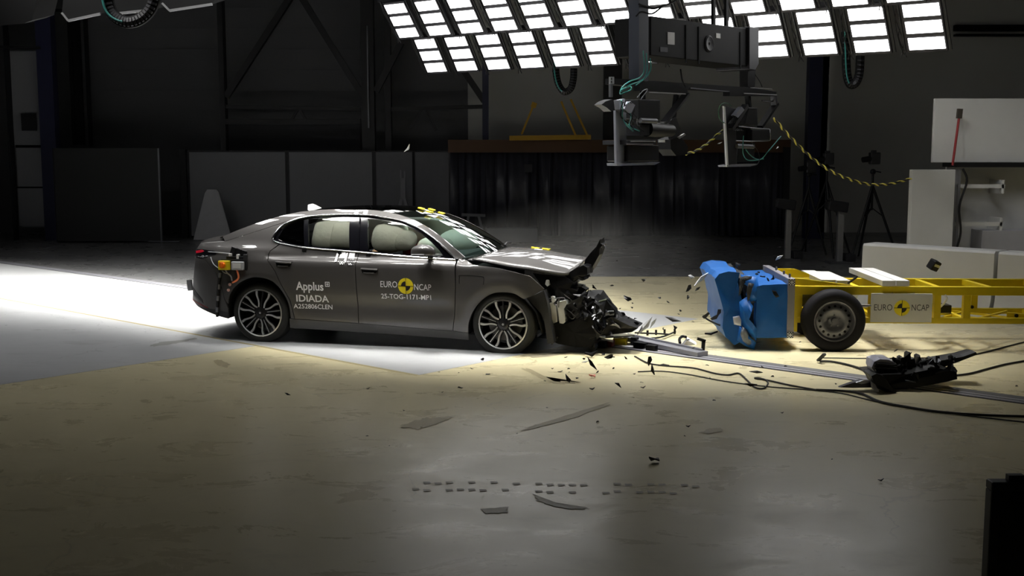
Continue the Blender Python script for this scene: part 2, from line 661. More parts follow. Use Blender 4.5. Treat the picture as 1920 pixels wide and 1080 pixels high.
M_body = mat('grey_metallic_paint', (76, 74, 73), 0.40, 0.2, var=0.03, scale=30, coat=1.0, spec=0.2)
M_gloss = mat('gloss_black', (12, 12, 16), 0.12, coat=0.6, var=0.0)
M_chrome = mat('bright_trim', (232, 232, 235), 0.16, 1.0, var=0.0)
M_decal = mat('white_lettering', (240, 240, 240), 0.5, var=0.0)
M_ylw = mat('yellow_sticker', (226, 206, 22), 0.5, var=0.0)
M_blackpaint = mat('black_sticker', (14, 14, 14), 0.5, var=0.0)
M_cut = mat('cavity_black', (10, 10, 11), 0.7, spec=0.15)
M_glass = glass_mat('window_glass', (0.80, 0.84, 0.82, 1))
M_screen = glass_mat('windscreen_glass', (0.30, 0.37, 0.36, 1), 0.10)
M_tint = glass_mat('privacy_glass', (0.015, 0.017, 0.02, 1), 0.05)

# half width of the body over height, with plan taper at both ends
ZK = [0.10, 0.15, 0.25, 0.40, 0.55, 0.70, 0.80, 0.88, 0.92, 0.945, 0.965, 0.985, 1.0, 1.10, 1.25, 1.40, 1.50]
WK = [0.84, 0.865, 0.905, 0.925, 0.940, 0.950, 0.953, 0.950, 0.941, 0.926, 0.897, 0.872, 0.862, 0.828, 0.755, 0.655, 0.56]
def _pchip(X, Y):
    n = len(X)
    h = [X[i + 1] - X[i] for i in range(n - 1)]
    d = [(Y[i + 1] - Y[i]) / h[i] for i in range(n - 1)]
    m = [d[0]] + [0 if d[i - 1] * d[i] <= 0 else 3 * (h[i - 1] + h[i]) / ((2 * h[i] + h[i - 1]) / d[i - 1] + (h[i] + 2 * h[i - 1]) / d[i]) for i in range(1, n - 1)] + [d[-1]]
    def f(x):
        x = min(max(x, X[0]), X[-1])
        i = 0
        while i < n - 2 and x > X[i + 1]:
            i += 1
        t = (x - X[i]) / h[i]
        return (2 * t ** 3 - 3 * t * t + 1) * Y[i] + (t ** 3 - 2 * t * t + t) * h[i] * m[i] + (-2 * t ** 3 + 3 * t * t) * Y[i + 1] + (t ** 3 - t * t) * h[i] * m[i + 1]
    return f
_wz = _pchip(ZK, WK)
def gauss(v, s):
    return math.exp(-(v / s) ** 2)
def W(x, z):
    w = _wz(z)
    if x < 0.1:
        w -= 0.03 * ((0.1 - x)) ** 2
        if x < -0.45:
            w -= 0.22 * ((-0.45 - x) / 0.52) ** 2.2
    if x < 0.75:
        w += 0.04 * min(1.0, (0.75 - x) / 0.8) * gauss(z - 1.02, 0.07)
    if x > 3.0:
        w -= 0.05 * ((x - 3.0) / 0.7) ** 2
    # flared arches and the hollow along the doors
    for cx, cz in ((0.05, 0.33), (2.88, 0.31)):
        d = math.hypot(x - cx, z - cz)
        w += 0.016 * gauss(d - 0.45, 0.07)
    if 0.4 < x < 2.5:
        k = min(1, (x - 0.4) / 0.3, (2.5 - x) / 0.3)
        w -= 0.018 * k * gauss(z - 0.46, 0.11)
    return w

def inside(p, poly):
    x, y = p
    c = False
    n = len(poly)
    for i in range(n):
        x1, y1 = poly[i]
        x2, y2 = poly[i - 1]
        if (y1 > y) != (y2 > y) and x < (x2 - x1) * (y - y1) / (y2 - y1) + x1:
            c = not c
    return c

def resample(poly, step):
    out = []
    for i in range(len(poly)):
        a, b = np.array(poly[i], float), np.array(poly[(i + 1) % len(poly)], float)
        n = max(1, int(round(np.linalg.norm(b - a) / step)))
        out += [tuple(a + (b - a) * k / n) for k in range(n)]
    return out

def seg_dist(p, loop):
    P = np.array(p)
    A = np.array(loop)
    B = np.roll(A, -1, 0)
    d = B - A
    t = np.clip(((P - A) * d).sum(1) / np.maximum((d * d).sum(1), 1e-12), 0, 1)
    return float(np.sqrt((((A + d * t[:, None]) - P) ** 2).sum(1)).min())

def side_panel(name, poly, m, parent=None, holes=(), off=0.0, flange=0.022, grid=0.045, sgn=-1, edge=0.03, surf=None, label=None):
    surf = surf or W
    loops = [resample(poly, edge)] + [resample(h, edge) for h in holes]
    pts, edges = [], []
    for L in loops:
        o = len(pts)
        pts += L
        edges += [(o + i, o + (i + 1) % len(L)) for i in range(len(L))]
    nb = len(pts)
    xs = [p[0] for p in loops[0]]
    zs = [p[1] for p in loops[0]]
    if grid:
        x = min(xs) + grid * 0.5
        while x < max(xs):
            z = min(zs) + grid * 0.5
            while z < max(zs):
                p = (x, z)
                if inside(p, loops[0]) and not any(inside(p, h) for h in loops[1:]) and min(seg_dist(p, L) for L in loops) > grid * 0.45:
                    pts.append(p)
                z += grid
            x += grid
    v2, _e, fc, ov, _oe, _of = delaunay_2d_cdt([Vector(p) for p in pts], edges, [], 0, 1e-6)
    back = {}
    for i, src in enumerate(ov):
        for k in src:
            back[k] = i
    tris = []
    for f in fc:
        c = (sum(v2[i].x for i in f) / len(f), sum(v2[i].y for i in f) / len(f))
        if inside(c, loops[0]) and not any(inside(c, h) for h in loops[1:]):
            a, b, d = (v2[i] for i in f[:3])
            ccw = (b.x - a.x) * (d.y - a.y) - (b.y - a.y) * (d.x - a.x) > 0
            f = tuple(f)
            if ccw == (sgn > 0):
                f = f[::-1]
            tris.append(f)
    vs, ns = [], []
    e = 0.004
    for p in v2:
        y = surf(p.x, p.y) + off
        wx = (surf(p.x + e, p.y) - surf(p.x - e, p.y)) / (2 * e)
        wz = (surf(p.x, p.y + e) - surf(p.x, p.y - e)) / (2 * e)
        vs.append((p.x, sgn * y, p.y))
        ns.append(Vector((-wx, sgn, -wz)).normalized())
    faces = list(tris)
    if flange:
        for L0 in range(len(loops)):
            o = sum(len(l) for l in loops[:L0])
            n = len(loops[L0])
            idx = [back[o + i] for i in range(n)]
            base = len(vs)
            for i in idx:
                x, y, z = vs[i]
                vs.append((x, y, z))
                vs.append((x, y - sgn * flange, z))
                ns += [Vector((0, 0, 1)), Vector((0, 0, 1))]
            for i in range(n):
                j = (i + 1) % n
                faces.append((base + 2 * i, base + 2 * i + 1, base + 2 * j + 1, base + 2 * j))
    me = bpy.data.meshes.new(name)
    me.from_pydata(vs, [], faces)
    me.polygons.foreach_set('use_smooth', [i < len(tris) for i in range(len(faces))])
    me.update()
    cn = []
    for p in me.polygons:
        for li in p.loop_indices:
            vi = me.loops[li].vertex_index
            cn.append(ns[vi] if p.index < len(tris) else p.normal)
    me.normals_split_custom_set([tuple(q) for q in cn])
    me.materials.append(m)
    ob = bpy.data.objects.new(name, me)
    col.objects.link(ob)
    ob.parent = parent or CAR
    if label:
        ob['label'] = label
    return ob

def band(pts, w):
    """closed outline of a strip of width w along the path"""
    P = [np.array(p, float) for p in pts]
    L, Rr = [], []
    for i, p in enumerate(P):
        d = P[min(i + 1, len(P) - 1)] - P[max(i - 1, 0)]
        d /= np.linalg.norm(d)
        n = np.array((-d[1], d[0])) * w / 2
        L.append(tuple(p + n))
        Rr.append(tuple(p - n))
    return L + Rr[::-1]

def on_side(x, z, off=0.0):
    return (x, -(W(x, z) + off), z)

def trim_tube(name, pts, r, m, per=4, off=0.004, parent=None, flat=1.0):
    return MB().tube([on_side(x, z, off) for x, z in spline(pts, per)], r, 8, flat=flat).build(name, m, parent or CAR)

# ---- outlines (metres, in the side view)
CH_TOP = [(0.17, 1.179), (0.20, 1.245), (0.262, 1.318), (0.385, 1.378), (0.53, 1.413), (0.72, 1.432), (0.905, 1.441), (1.12, 1.441), (1.316, 1.434), (1.411, 1.421), (1.56, 1.402), (1.703, 1.373), (1.903, 1.302), (2.107, 1.189), (2.25, 1.085), (2.355, 0.992)]
CH_LOW = [(0.17, 1.179), (0.185, 1.15), (0.26, 1.125), (0.42, 1.10), (0.579, 1.081), (0.80, 1.066), (1.002, 1.056), (1.214, 1.045), (1.40, 1.033), (1.589, 1.021), (1.85, 1.007), (2.065, 0.998), (2.25, 0.992), (2.355, 0.988)]
UPPER = [(-0.70, 1.116), (-0.516, 1.163), (-0.37, 1.222), (-0.214, 1.285), (-0.035, 1.349), (0.145, 1.404), (0.322, 1.449), (0.505, 1.477), (0.693, 1.493), (0.884, 1.498), (1.10, 1.498), (1.30, 1.494), (1.50, 1.472), (1.72, 1.422), (1.93, 1.345), (2.13, 1.238), (2.30, 1.125), (2.45, 1.015)]
CREASE = [(-0.42, 1.132), (-0.293, 1.172), (0.0, 1.266), (0.259, 1.352), (0.40, 1.393), (0.53, 1.419)]
S_top, S_low, S_up = spline(CH_TOP, 3), spline(CH_LOW, 3), spline(UPPER, 3)

# body-colour strip from the rear pillar over the doors to the windscreen pillar
rail_low = spline(CREASE, 3)[:-1] + [p for p in S_top if p[0] > 0.53]
side_panel('roof_rail', [p for p in S_up if p[0] > -0.50][::-1] + rail_low, M_body, grid=0.03, flange=0.03)
# window opening: black surround with three panes
G_Q = [(0.232, 1.183), (0.268, 1.272), (0.33, 1.330), (0.41, 1.362), (0.492, 1.381), (0.565, 1.098), (0.42, 1.118), (0.28, 1.146), (0.238, 1.162)]
G_R = [(0.545, 1.388), (0.75, 1.408), (0.92, 1.413), (1.042, 1.410), (1.110, 1.072), (0.90, 1.080), (0.618, 1.097)]
G_F = [(1.262, 1.402), (1.40, 1.392), (1.516, 1.377), (1.66, 1.350), (1.78, 1.314), (1.93, 1.247), (2.05, 1.168), (2.15, 1.085), (2.20, 1.03), (2.02, 1.020), (1.60, 1.040), (1.335, 1.055)]
dlo = [p for p in S_top[:-1]] + S_low[::-1][:-1]
side_panel('window_surround', dlo[::-1], M_gloss, holes=[G_Q, G_R, G_F], off=-0.012, grid=0.05, flange=0.03)
side_panel('quarter_window', G_Q, M_tint, off=-0.016, flange=0)
side_panel('rear_door_window', G_R, M_glass, off=-0.016, flange=0)
side_panel('front_door_window', G_F, M_glass, off=-0.016, flange=0)
trim_tube('window_trim', CH_TOP, 0.0135, M_chrome, 5, 0.004)
trim_tube('window_trim', CH_LOW, 0.011, M_chrome, 5, 0.003)
trim_tube('pillar_trim', [(1.226, 1.04), (1.205, 1.2), (1.165, 1.42)], 0.006, M_gloss)
for x, z in ((0.578, 1.072), (1.005, 1.048), (1.345, 1.030)):
    MB().box(on_side(x, z - 0.012, 0.006), (0.05, 0.02, 0.035)).build('trim_clip', M_black, CAR, bevel=0.004)

REARDOOR = [(0.268, 1.108), (0.176, 1.035), (0.166, 1.000), (0.178, 0.938), (0.274, 0.818), (0.338, 0.69), (0.440, 0.500), (0.484, 0.286), (1.236, 0.264), (1.232, 0.60), (1.222, 1.032)] + [p for p in S_low[::-1] if 0.27 < p[0] < 1.215]
FRONTDOOR = [(1.230, 1.032), (1.240, 0.60), (1.244, 0.264), (2.324, 0.217), (2.352, 0.40), (2.372, 0.70), (2.362, 0.982)] + [p for p in S_low[::-1] if 1.235 < p[0] < 2.35]
rear_door = side_panel('rear_door', [(x, z - 0.004 if z > 1.04 else z) for x, z in REARDOOR], M_body)
front_door = side_panel('front_door', [(x, z - 0.004 if z > 1.0 and 1.3 < x < 2.3 else z) for x, z in FRONTDOOR], M_body)

ARCH_R = spline([(-0.345, 0.262), (-0.330, 0.479), (-0.238, 0.628), (-0.075, 0.726), (0.082, 0.745), (0.237, 0.705), (0.348, 0.592), (0.414, 0.450), (0.428, 0.287)], 4)
ARCH_F = spline([(2.500, 0.205), (2.511, 0.312), (2.562, 0.442), (2.653, 0.558), (2.768, 0.638), (2.881, 0.662), (3.022, 0.653), (3.119, 0.601)], 4)
QUARTER = [(0.258, 1.112), (0.165, 1.150), (0.150, 1.178), (0.185, 1.252), (0.255, 1.326), (0.38, 1.384)] + [(0.40, 1.388), (0.259, 1.347), (0.0, 1.261), (-0.293, 1.167), (-0.42, 1.128), (-0.70, 1.100), (-0.78, 1.085), (-0.81, 1.03), (-0.80, 0.945), (-0.62, 0.925), (-0.47, 0.78), (-0.40, 0.60), (-0.372, 0.48)] \
    + ARCH_R[3:] + [(0.474, 0.287), (0.430, 0.498), (0.330, 0.686), (0.266, 0.814), (0.168, 0.936), (0.156, 1.000), (0.168, 1.038)]
quarter = side_panel('rear_quarter_panel', QUARTER[::-1], M_body)
BUMPER = [(-0.80, 0.940), (-0.790, 0.90), (-0.85, 0.667), (-0.905, 0.436), (-0.812, 0.373), (-0.498, 0.286), (-0.349, 0.258)] + ARCH_R[:3] + [(-0.378, 0.48), (-0.406, 0.60), (-0.476, 0.78), (-0.625, 0.921)]
rear_bumper = side_panel('rear_bumper', BUMPER, M_body)
side_panel('bumper_reflector', [(-0.885, 0.60), (-0.70, 0.46), (-0.69, 0.42), (-0.87, 0.50)], M_dark, parent=rear_bumper, off=0.004, flange=0.006)
side_panel('reflector_strip', [(-0.90, 0.445), (-0.62, 0.372), (-0.62, 0.362), (-0.90, 0.428)], mat('red_reflector', (120, 26, 26), 0.3), parent=rear_bumper, off=0.004, flange=0.006)
side_panel('bumper_skirt', [(-0.80, 0.368), (-0.498, 0.285), (-0.349, 0.256), (-0.345, 0.33), (-0.55, 0.36)], M_dark, parent=rear_bumper, off=0.003, flange=0.006)

FENDER = [(2.380, 0.975), (2.395, 1.012), (2.47, 0.985), (2.563, 0.944), (2.70, 0.930), (2.829, 0.918), (3.016, 0.883), (3.199, 0.838), (3.347, 0.709), (3.235, 0.640), (3.135, 0.600)] + ARCH_F[::-1] + [(2.332, 0.217), (2.360, 0.40), (2.381, 0.70)]
fender = side_panel('front_wing', FENDER[::-1], M_body)
flap = [(2.417, 0.742), (2.420, 0.805), (2.440, 0.832), (2.660, 0.825), (2.694, 0.805), (2.690, 0.739)]
trim_tube('charge_flap_seam', flap, 0.003, M_cut, 6, 0.0, fender)
sill = side_panel('side_sill', [(0.405, 0.280), (0.395, 0.172), (1.39, 0.150), (2.49, 0.118), (2.497, 0.199), (2.324, 0.211), (1.24, 0.258)], mat('sill_grey', (66, 65, 64), 0.4, 0.2), off=-0.012)
side_panel('tail_light', [(-0.81, 1.028), (-0.79, 0.955), (-0.68, 0.945), (-0.50, 0.985), (-0.486, 1.008), (-0.53, 1.026), (-0.70, 1.035)][::-1], M_gloss, off=0.008, flange=0.02, grid=0.03)
side_panel('tail_light_lens', [(-0.812, 1.012), (-0.80, 0.985), (-0.70, 1.000), (-0.66, 1.018), (-0.70, 1.030)], mat('red_lens', (196, 30, 52), 0.2, coat=0.5), off=0.014, flange=0.01, grid=0.03)

# recessed door handles
def handle(cx, cz, parent):
    o = side_panel('handle_recess', [(cx - 0.105, cz + 0.03), (cx + 0.10, cz + 0.022), (cx + 0.075, cz - 0.028), (cx - 0.085, cz - 0.032)][::-1], M_cut, parent=parent, off=0.002, flange=0.004, grid=0.04)
    h = MB().tube([on_side(cx - 0.095 + 0.19 * k / 6, cz + 0.018 - 0.006 * k / 6, 0.006 + 0.012 * math.sin(math.pi * k / 6)) for k in range(7)], 0.014, 8, flat=0.7)
    h.tube([on_side(cx - 0.07 + 0.12 * k / 6, cz - 0.024, 0.004 + 0.004 * math.sin(math.pi * k / 6)) for k in range(7)], 0.006, 6)
    h.build('door_handle', M_body, parent)
handle(0.372, 0.905, rear_door)
handle(1.395, 0.857, front_door)

# ---- the far side, seen only through the glass and below
def mirror_panel(name, poly, m, **k):
    return side_panel(name, poly, m, sgn=1, **k)
mirror_panel('left_side_panel', [(-0.78, 1.0), (-0.85, 0.667), (-0.90, 0.43), (-0.5, 0.286), (-0.345, 0.262)] + ARCH_R + [(1.24, 0.262), (2.47, 0.204)] + ARCH_F[1:4] + [(2.6, 0.60), (2.563, 0.944), (2.37, 0.985)] + S_low[::-1][1:] + [(-0.42, 1.13)], M_body, grid=0.09)
mirror_panel('left_roof_rail', [p for p in S_up if p[0] > -0.50][::-1] + rail_low, M_body, grid=0.06, flange=0.03)
mirror_panel('left_window', dlo[::-1], M_tint, off=-0.014, grid=0.1, flange=0)

# ---- upper surfaces: crowned between the two sides
def crown(name, edge, cen, m, nv=18, p=2.0, solid=0.012, wave=None, parent=None, sub=4):
    E_ = spline(edge, sub)
    C_ = spline(cen, sub)
    n = len(E_)
    C_ = [C_[int(round(i * (len(C_) - 1) / (n - 1)))] for i in range(n)] if len(C_) != n else C_
    rows = []
    for (xe, ye, ze), (xc, zc) in zip(E_, C_):
        row = []
        for k in range(nv + 1):
            v = -1 + 2 * k / nv
            s = abs(v) ** p
            q = Vector((xc + (xe - xc) * s, abs(ye) * v, zc + (ze - zc) * s))
            if wave:
                q.z += wave(q)
            row.append(q)
        rows.append(row)
    o = MB().grid(rows).build(name, m, parent or CAR, angle=60, recalc=False)
    me = o.data
    if sum(f.normal.z for f in me.polygons) < 0:
        me.flip_normals()
    if solid:
        s_ = o.modifiers.new('solid', 'SOLIDIFY')
        s_.thickness = solid
        s_.offset = -1
    return o

def up_edge(x0, x1, n, dz=0.0, ins=0.0):
    out = []
    U = S_up
    for i in range(n):
        x = x0 + (x1 - x0) * i / (n - 1)
        z = float(np.interp(x, [p[0] for p in U], [p[1] for p in U]))
        out.append((x, -(W(x, z) - ins), z + dz))
    return out
crown('rear_window', up_edge(-0.50, 0.42, 6, ins=0.01), [(-0.72, 1.150), (-0.48, 1.245), (-0.24, 1.325), (-0.02, 1.390), (0.16, 1.438), (0.36, 1.478)], M_tint)
crown('roof', up_edge(0.43, 1.52, 6, ins=0.004), [(0.37, 1.480), (0.64, 1.506), (0.92, 1.522), (1.18, 1.524), (1.45, 1.516), (1.72, 1.490)], glass_mat('roof_glass', (0.16, 0.17, 0.18, 1), 0.04), solid=0.0)
crown('windscreen', up_edge(1.535, 2.44, 7, ins=0.02, dz=-0.004), [(1.735, 1.486), (1.91, 1.432), (2.06, 1.370), (2.20, 1.305), (2.34, 1.230), (2.49, 1.145), (2.64, 1.045)], M_screen, solid=0.0)
crown('boot_lid', [(-0.42, -(W(-0.42, 1.13) - 0.005), 1.130), (-0.56, -(W(-0.56, 1.11) - 0.005), 1.112), (-0.70, -(W(-0.70, 1.10) - 0.005), 1.100), (-0.78, -(W(-0.78, 1.085) - 0.005), 1.086)], [(-0.70, 1.150), (-0.82, 1.142), (-0.92, 1.130), (-0.99, 1.110)], M_body)
# rear face
def rear_face(name, prof, m):
    rows = []
    for x, z in prof:
        w = W(x, z)
        rows.append([Vector((x - 0.17 * (1 - abs(v) ** 2.4), w * v, z)) for v in [-1 + 2 * k / 14 for k in range(15)]])
    MB().grid(rows).build(name, m, CAR, solid=0.01)
rear_face('tailgate_panel', [(-0.78, 1.084), (-0.812, 1.03), (-0.80, 0.945)], M_body)
rear_face('bumper_face', [(-0.80, 0.94), (-0.79, 0.90), (-0.85, 0.667), (-0.905, 0.436), (-0.812, 0.373)], M_body)

def hood_wave(q):
    k = max(0.0, (q.x - 2.9) / 0.7)
    return k * (0.012 * math.sin(9 * q.x + 2.0 * q.y) + 0.014 * math.sin(5.5 * q.y + 1.0)) + 0.015 * k * max(0, -q.y)
crown('bonnet', [(2.52, -0.80, 1.000), (2.75, -0.80, 0.958), (2.98, -0.79, 0.918), (3.18, -0.76, 0.888), (3.36, -0.72, 0.868), (3.54, -0.66, 0.856)], [(2.66, 1.052), (2.86, 1.052), (3.06, 1.036), (3.26, 1.008), (3.44, 0.972), (3.62, 0.930)], M_body, p=2.2, wave=hood_wave, solid=0.02)
# scuttle under the screen, wiper
crown('scuttle', [(2.43, -0.80, 0.985), (2.50, -0.80, 0.985), (2.56, -0.80, 0.97)], [(2.56, 1.035), (2.64, 1.030), (2.70, 1.02)], M_black, nv=10, sub=2)
wp = MB()
wp.tube([(2.60, 0.15, 1.065), (2.50, -0.1, 1.10), (2.46, -0.42, 1.09)], 0.008, 6)
wp.tube([(2.57, 0.62, 1.07), (2.60, 0.35, 1.085), (2.64, 0.1, 1.07)], 0.016, 6)
wp.build('wiper', M_black, CAR)

# ---- inside: dark tub, bulkheads, seats, airbags
tub = MB()
tub.span(-0.30, 2.45, -0.78, 0.78, 0.16, 0.24)
tub.span(-0.35, -0.28, -0.74, 0.74, 0.2, 1.05)
tub.span(2.33, 2.40, -0.82, 0.82, 0.2, 0.97)
tub.span(-0.30, 2.40, 0.74, 0.80, 0.2, 1.02)
tub.span(-0.30, 2.40, -0.80, -0.74, 0.2, 1.00)
tub.build('cabin_tub', M_cut, CAR)
MB().span(-0.85, -0.36, -0.62, 0.62, 0.35, 1.0).build('boot_well', M_cut, CAR)
MB().span(2.42, 3.05, -0.60, 0.60, 0.2, 0.88).build('engine_bay', M_cut, CAR)
fl = MB().span(-0.15, 3.2, -0.62, 0.62, 0.14, 0.17)
fl.build('underbody', M_black, CAR)
M_seat = mat('seat_cloth', (46, 46, 50), 0.85)
for x, y in ((1.25, -0.38), (1.25, 0.38), (0.25, -0.38), (0.25, 0.38)):
    s_ = MB()
    s_.box((x + 0.28, y, 0.40), (0.55, 0.5, 0.18), (0, R(-8), 0))
    s_.box((x - 0.05, y, 0.72), (0.16, 0.5, 0.62), (0, R(-16), 0))
    s_.box((x - 0.17, y, 1.10), (0.09, 0.26, 0.16), (0, R(-12), 0))
    s_.build('seat', M_seat, CAR, bevel=0.05)
M_bag = mat('airbag_cloth', (226, 222, 208), 0.8, var=0.05, scale=12, bump=0.35, bscale=14)
def bag(name, x0, x1, z0, z1, y, t, seed=0, pw=0.62, m=None, dent=0.06):
    rnd = random.Random(seed)
    ph = [rnd.uniform(0, 6) for _ in range(4)]
    def fn(p):
        q = Vector((math.copysign(abs(p.x) ** pw, p.x), math.copysign(abs(p.y) ** 0.8, p.y), math.copysign(abs(p.z) ** pw, p.z)))
        k = 1 + dent * (math.sin(4 * p.x + ph[0]) * math.sin(3 * p.z + ph[1]) + 0.5 * math.sin(7 * p.z + ph[2] + 2 * p.x))
        return Vector((q.x, q.y * k, q.z))
    b = MB().ball(((x0 + x1) / 2, 0, (z0 + z1) / 2), ((x1 - x0) / 2, t, (z1 - z0) / 2), 32, 22, fn)
    sg = 1 if y > 0 else -1
    b.v = [(x, sg * (W(x, z) - abs(y) - t) + sg * yy, z) for x, yy, z in b.v]     # lies along the glass, abs(y) behind it
    return b.build(name, m or M_bag, CAR, angle=80)
bag('curtain_airbag', 0.60, 1.06, 1.05, 1.42, -0.050, 0.07, 1, 0.45)
bag('curtain_airbag', 0.84, 1.14, 1.07, 1.36, -0.030, 0.05, 2, 0.32)
bag('curtain_airbag', 1.31, 1.72, 1.03, 1.385, -0.040, 0.10, 3, 0.75)
bag('curtain_airbag', 1.58, 1.85, 1.06, 1.28, -0.030, 0.07, 4, 0.9)
bag('dashboard_airbag', 1.80, 2.20, 0.96, 1.20, -0.16, 0.16, 5, 0.7)
bag('left_curtain_airbag', 0.60, 1.85, 1.02, 1.36, 0.05, 0.08, 6, 0.5)
MB().ball((2.0, 0.34, 1.04), (0.26, 0.30, 0.20), 24, 16).build('steering_airbag', M_bag, CAR)
d_ = MB().box((2.16, 0, 0.90), (0.36, 1.5, 0.24))
d_.build('dashboard', mat('dashboard_grey', (92, 96, 94), 0.7), CAR, bevel=0.05)

# ---- door mirror
def mir(p):
    return Vector((math.copysign(abs(p.x) ** 0.8, p.x) * (1 - 0.18 * p.z), math.copysign(abs(p.y) ** 0.8, p.y), math.copysign(abs(p.z) ** 0.75, p.z) if p.z > -0.5 else -0.6))
mirror = MB().ball((2.045, -1.045, 1.090), (0.13, 0.10, 0.068), 24, 16, mir).build('door_mirror', M_body, CAR, angle=50)
MB().tube([(2.06, -0.86, 1.02), (2.06, -0.95, 1.035), (2.05, -1.04, 1.05)], [0.035, 0.028, 0.03], 10, flat=0.6).build('mirror_foot', M_black, mirror)
MB().tube([(1.945, -1.13, 1.062), (2.02, -1.145, 1.064), (2.09, -1.14, 1.066)], 0.006, 6).build('mirror_trim', M_chrome, mirror)
# shark fin
MB().add([(0.24, 0, 1.52), (0.42, -0.03, 1.475), (0.42, 0.03, 1.475), (0.25, -0.035, 1.462), (0.25, 0.035, 1.462), (0.30, 0, 1.535)], [(0, 5, 1, 3), (0, 4, 2, 5), (5, 2, 1), (0, 3, 4)]).build('roof_antenna', M_white, CAR)

# ---- wheels
M_rim = mat('machined_alloy', (225, 225, 225), 0.28, 0.85, var=0.03)
M_rimdark = mat('dark_alloy', (34, 34, 36), 0.35, 0.4)
M_disc = mat('brake_disc', (96, 94, 92), 0.4, 0.7)
def make_wheel(cx, cz, y, r, rot, flat=0.0, sgn=-1):
    """wheel standing with its outer face at y"""
    wroot = empty('wheel', (cx, y, cz), 0, CAR)
    M = Matrix.Rotation(R(90), 4, 'X') if sgn < 0 else Matrix.Rotation(R(-90), 4, 'X')
    # after this, local z of the lathe points outward
    tw, ri = 0.225, 0.268
    prof = [(ri, -0.004), (ri + 0.006, 0.004), (ri + 0.03, 0.009), (r - 0.038, 0.008), (r - 0.016, -0.004), (r - 0.003, -0.022), (r, -0.05), (r, -tw + 0.05), (r - 0.003, -tw + 0.022), (r - 0.03, -tw), (ri, -tw + 0.01)]
    t = MB().lathe(prof, 64, M, closed=True)
    for g in (-0.075, -0.11, -0.145):
        pass
    vs = []
    for v in t.v:
        x, yy, z = v
        lim = -(cz - 0.0)
        if flat and z < lim + 0.03:
            k = z - lim
            z = lim + max(0.0, k) * 0.6 if k > 0 else lim
            yy += sgn * 0.012
        elif z < lim:
            z = lim
        vs.append((x, yy, z))
    t.v = vs
    t.build('tyre', M_rubber, wroot, angle=50)
    MB().lathe([(0.268, 0.002), (0.262, 0.006), (0.252, 0.004), (0.246, -0.01), (0.240, -0.10), (0.236, -0.20)], 64, M).build('rim', M_rimdark, wroot)
    MB().lathe([(0.270, -0.002), (0.270, 0.007), (0.257, 0.008), (0.254, 0.000)], 64, M).build('rim_edge', M_rim, wroot)
    MB().lathe([(0.0, -0.11), (0.19, -0.11), (0.19, -0.13)], 40, M).build('brake_disc', M_disc, wroot)
    MB().lathe([(0.0, 0.004), (0.03, 0.004), (0.034, -0.004), (0.06, -0.012), (0.075, -0.05)], 30, M).build('hub', M_rimdark, wroot)
    em = MB()
    em.lathe([(0.0, 0.006), (0.012, 0.006), (0.013, 0.003)], 14, M)
    em.build('hub_emblem', M_rim, wroot)
    def P(u, v, d, a):
        x, z = u * math.cos(a) - v * math.sin(a), u * math.sin(a) + v * math.cos(a)
        return M @ Vector((x, z, d)) if False else Vector((x, sgn * d, z))
    for k in range(5):
        a = R(rot + 72 * k)
        face, back = MB(), MB()
        for s in (-1, 1):
            path = spline([(0.062, 0.034), (0.095, 0.034), (0.135, 0.044), (0.170, 0.062), (0.200, 0.0745), (0.230, 0.0775), (0.258, 0.080)], 3)
            wd_ = [0.007 + 0.006 * i / len(path) for i in range(len(path))]
            for i in range(len(path) - 1):
                (u0, v0), (u1, v1) = path[i], path[i + 1]
                w0, w1 = wd_[i], wd_[i + 1]
                d0, d1 = -0.012 + 0.016 * min(1, u0 / 0.24), -0.012 + 0.016 * min(1, u1 / 0.24)
                q = [P(u0, s * (v0 - w0), d0, a), P(u0, s * (v0 + w0), d0, a), P(u1, s * (v1 + w1), d1, a), P(u1, s * (v1 - w1), d1, a)]
                face.add(q + [P(u0, s * (v0 - w0), d0 - 0.01, a), P(u0, s * (v0 + w0), d0 - 0.01, a), P(u1, s * (v1 + w1), d1 - 0.01, a), P(u1, s * (v1 - w1), d1 - 0.01, a)], [(0, 1, 2, 3), (0, 4, 5, 1), (1, 5, 6, 2), (2, 6, 7, 3), (3, 7, 4, 0)])
                b0, b1 = w0 + 0.006, w1 + 0.006
                back.add([P(u0, s * (v0 - b0), d0 - 0.010, a), P(u0, s * (v0 + b0), d0 - 0.010, a), P(u1, s * (v1 + b1), d1 - 0.010, a), P(u1, s * (v1 - b1), d1 - 0.010, a),
                          P(u0, s * (v0 - b0), d0 - 0.05, a), P(u0, s * (v0 + b0), d0 - 0.05, a), P(u1, s * (v1 + b1), d1 - 0.05, a), P(u1, s * (v1 - b1), d1 - 0.05, a)],
                         [(0, 1, 2, 3), (0, 4, 5, 1), (2, 6, 7, 3), (1, 5, 6, 2), (3, 7, 4, 0)])
            # small machined wedge where the spoke meets the rim
            face.add([P(0.232, s * 0.092, 0.004, a), P(0.252, s * 0.094, 0.004, a), P(0.240, s * 0.122, 0.004, a)], [(0, 1, 2)])
        back.bar(P(0.06, 0, -0.02, a), P(0.25, 0, -0.006, a), 0.012, 0.03)
        face.bar(P(0.085, 0, -0.008, a), P(0.245, 0, 0.000, a), 0.006, 0.006)
        face.build('spoke_face', M_rim, wroot, recalc=True)
        back.build('spoke', M_rimdark, wroot, recalc=True)
    return wroot
make_wheel(0.045, 0.335, -0.905, 0.345, 8)
make_wheel(2.890, 0.312, -0.905, 0.345, 90, flat=0.03)
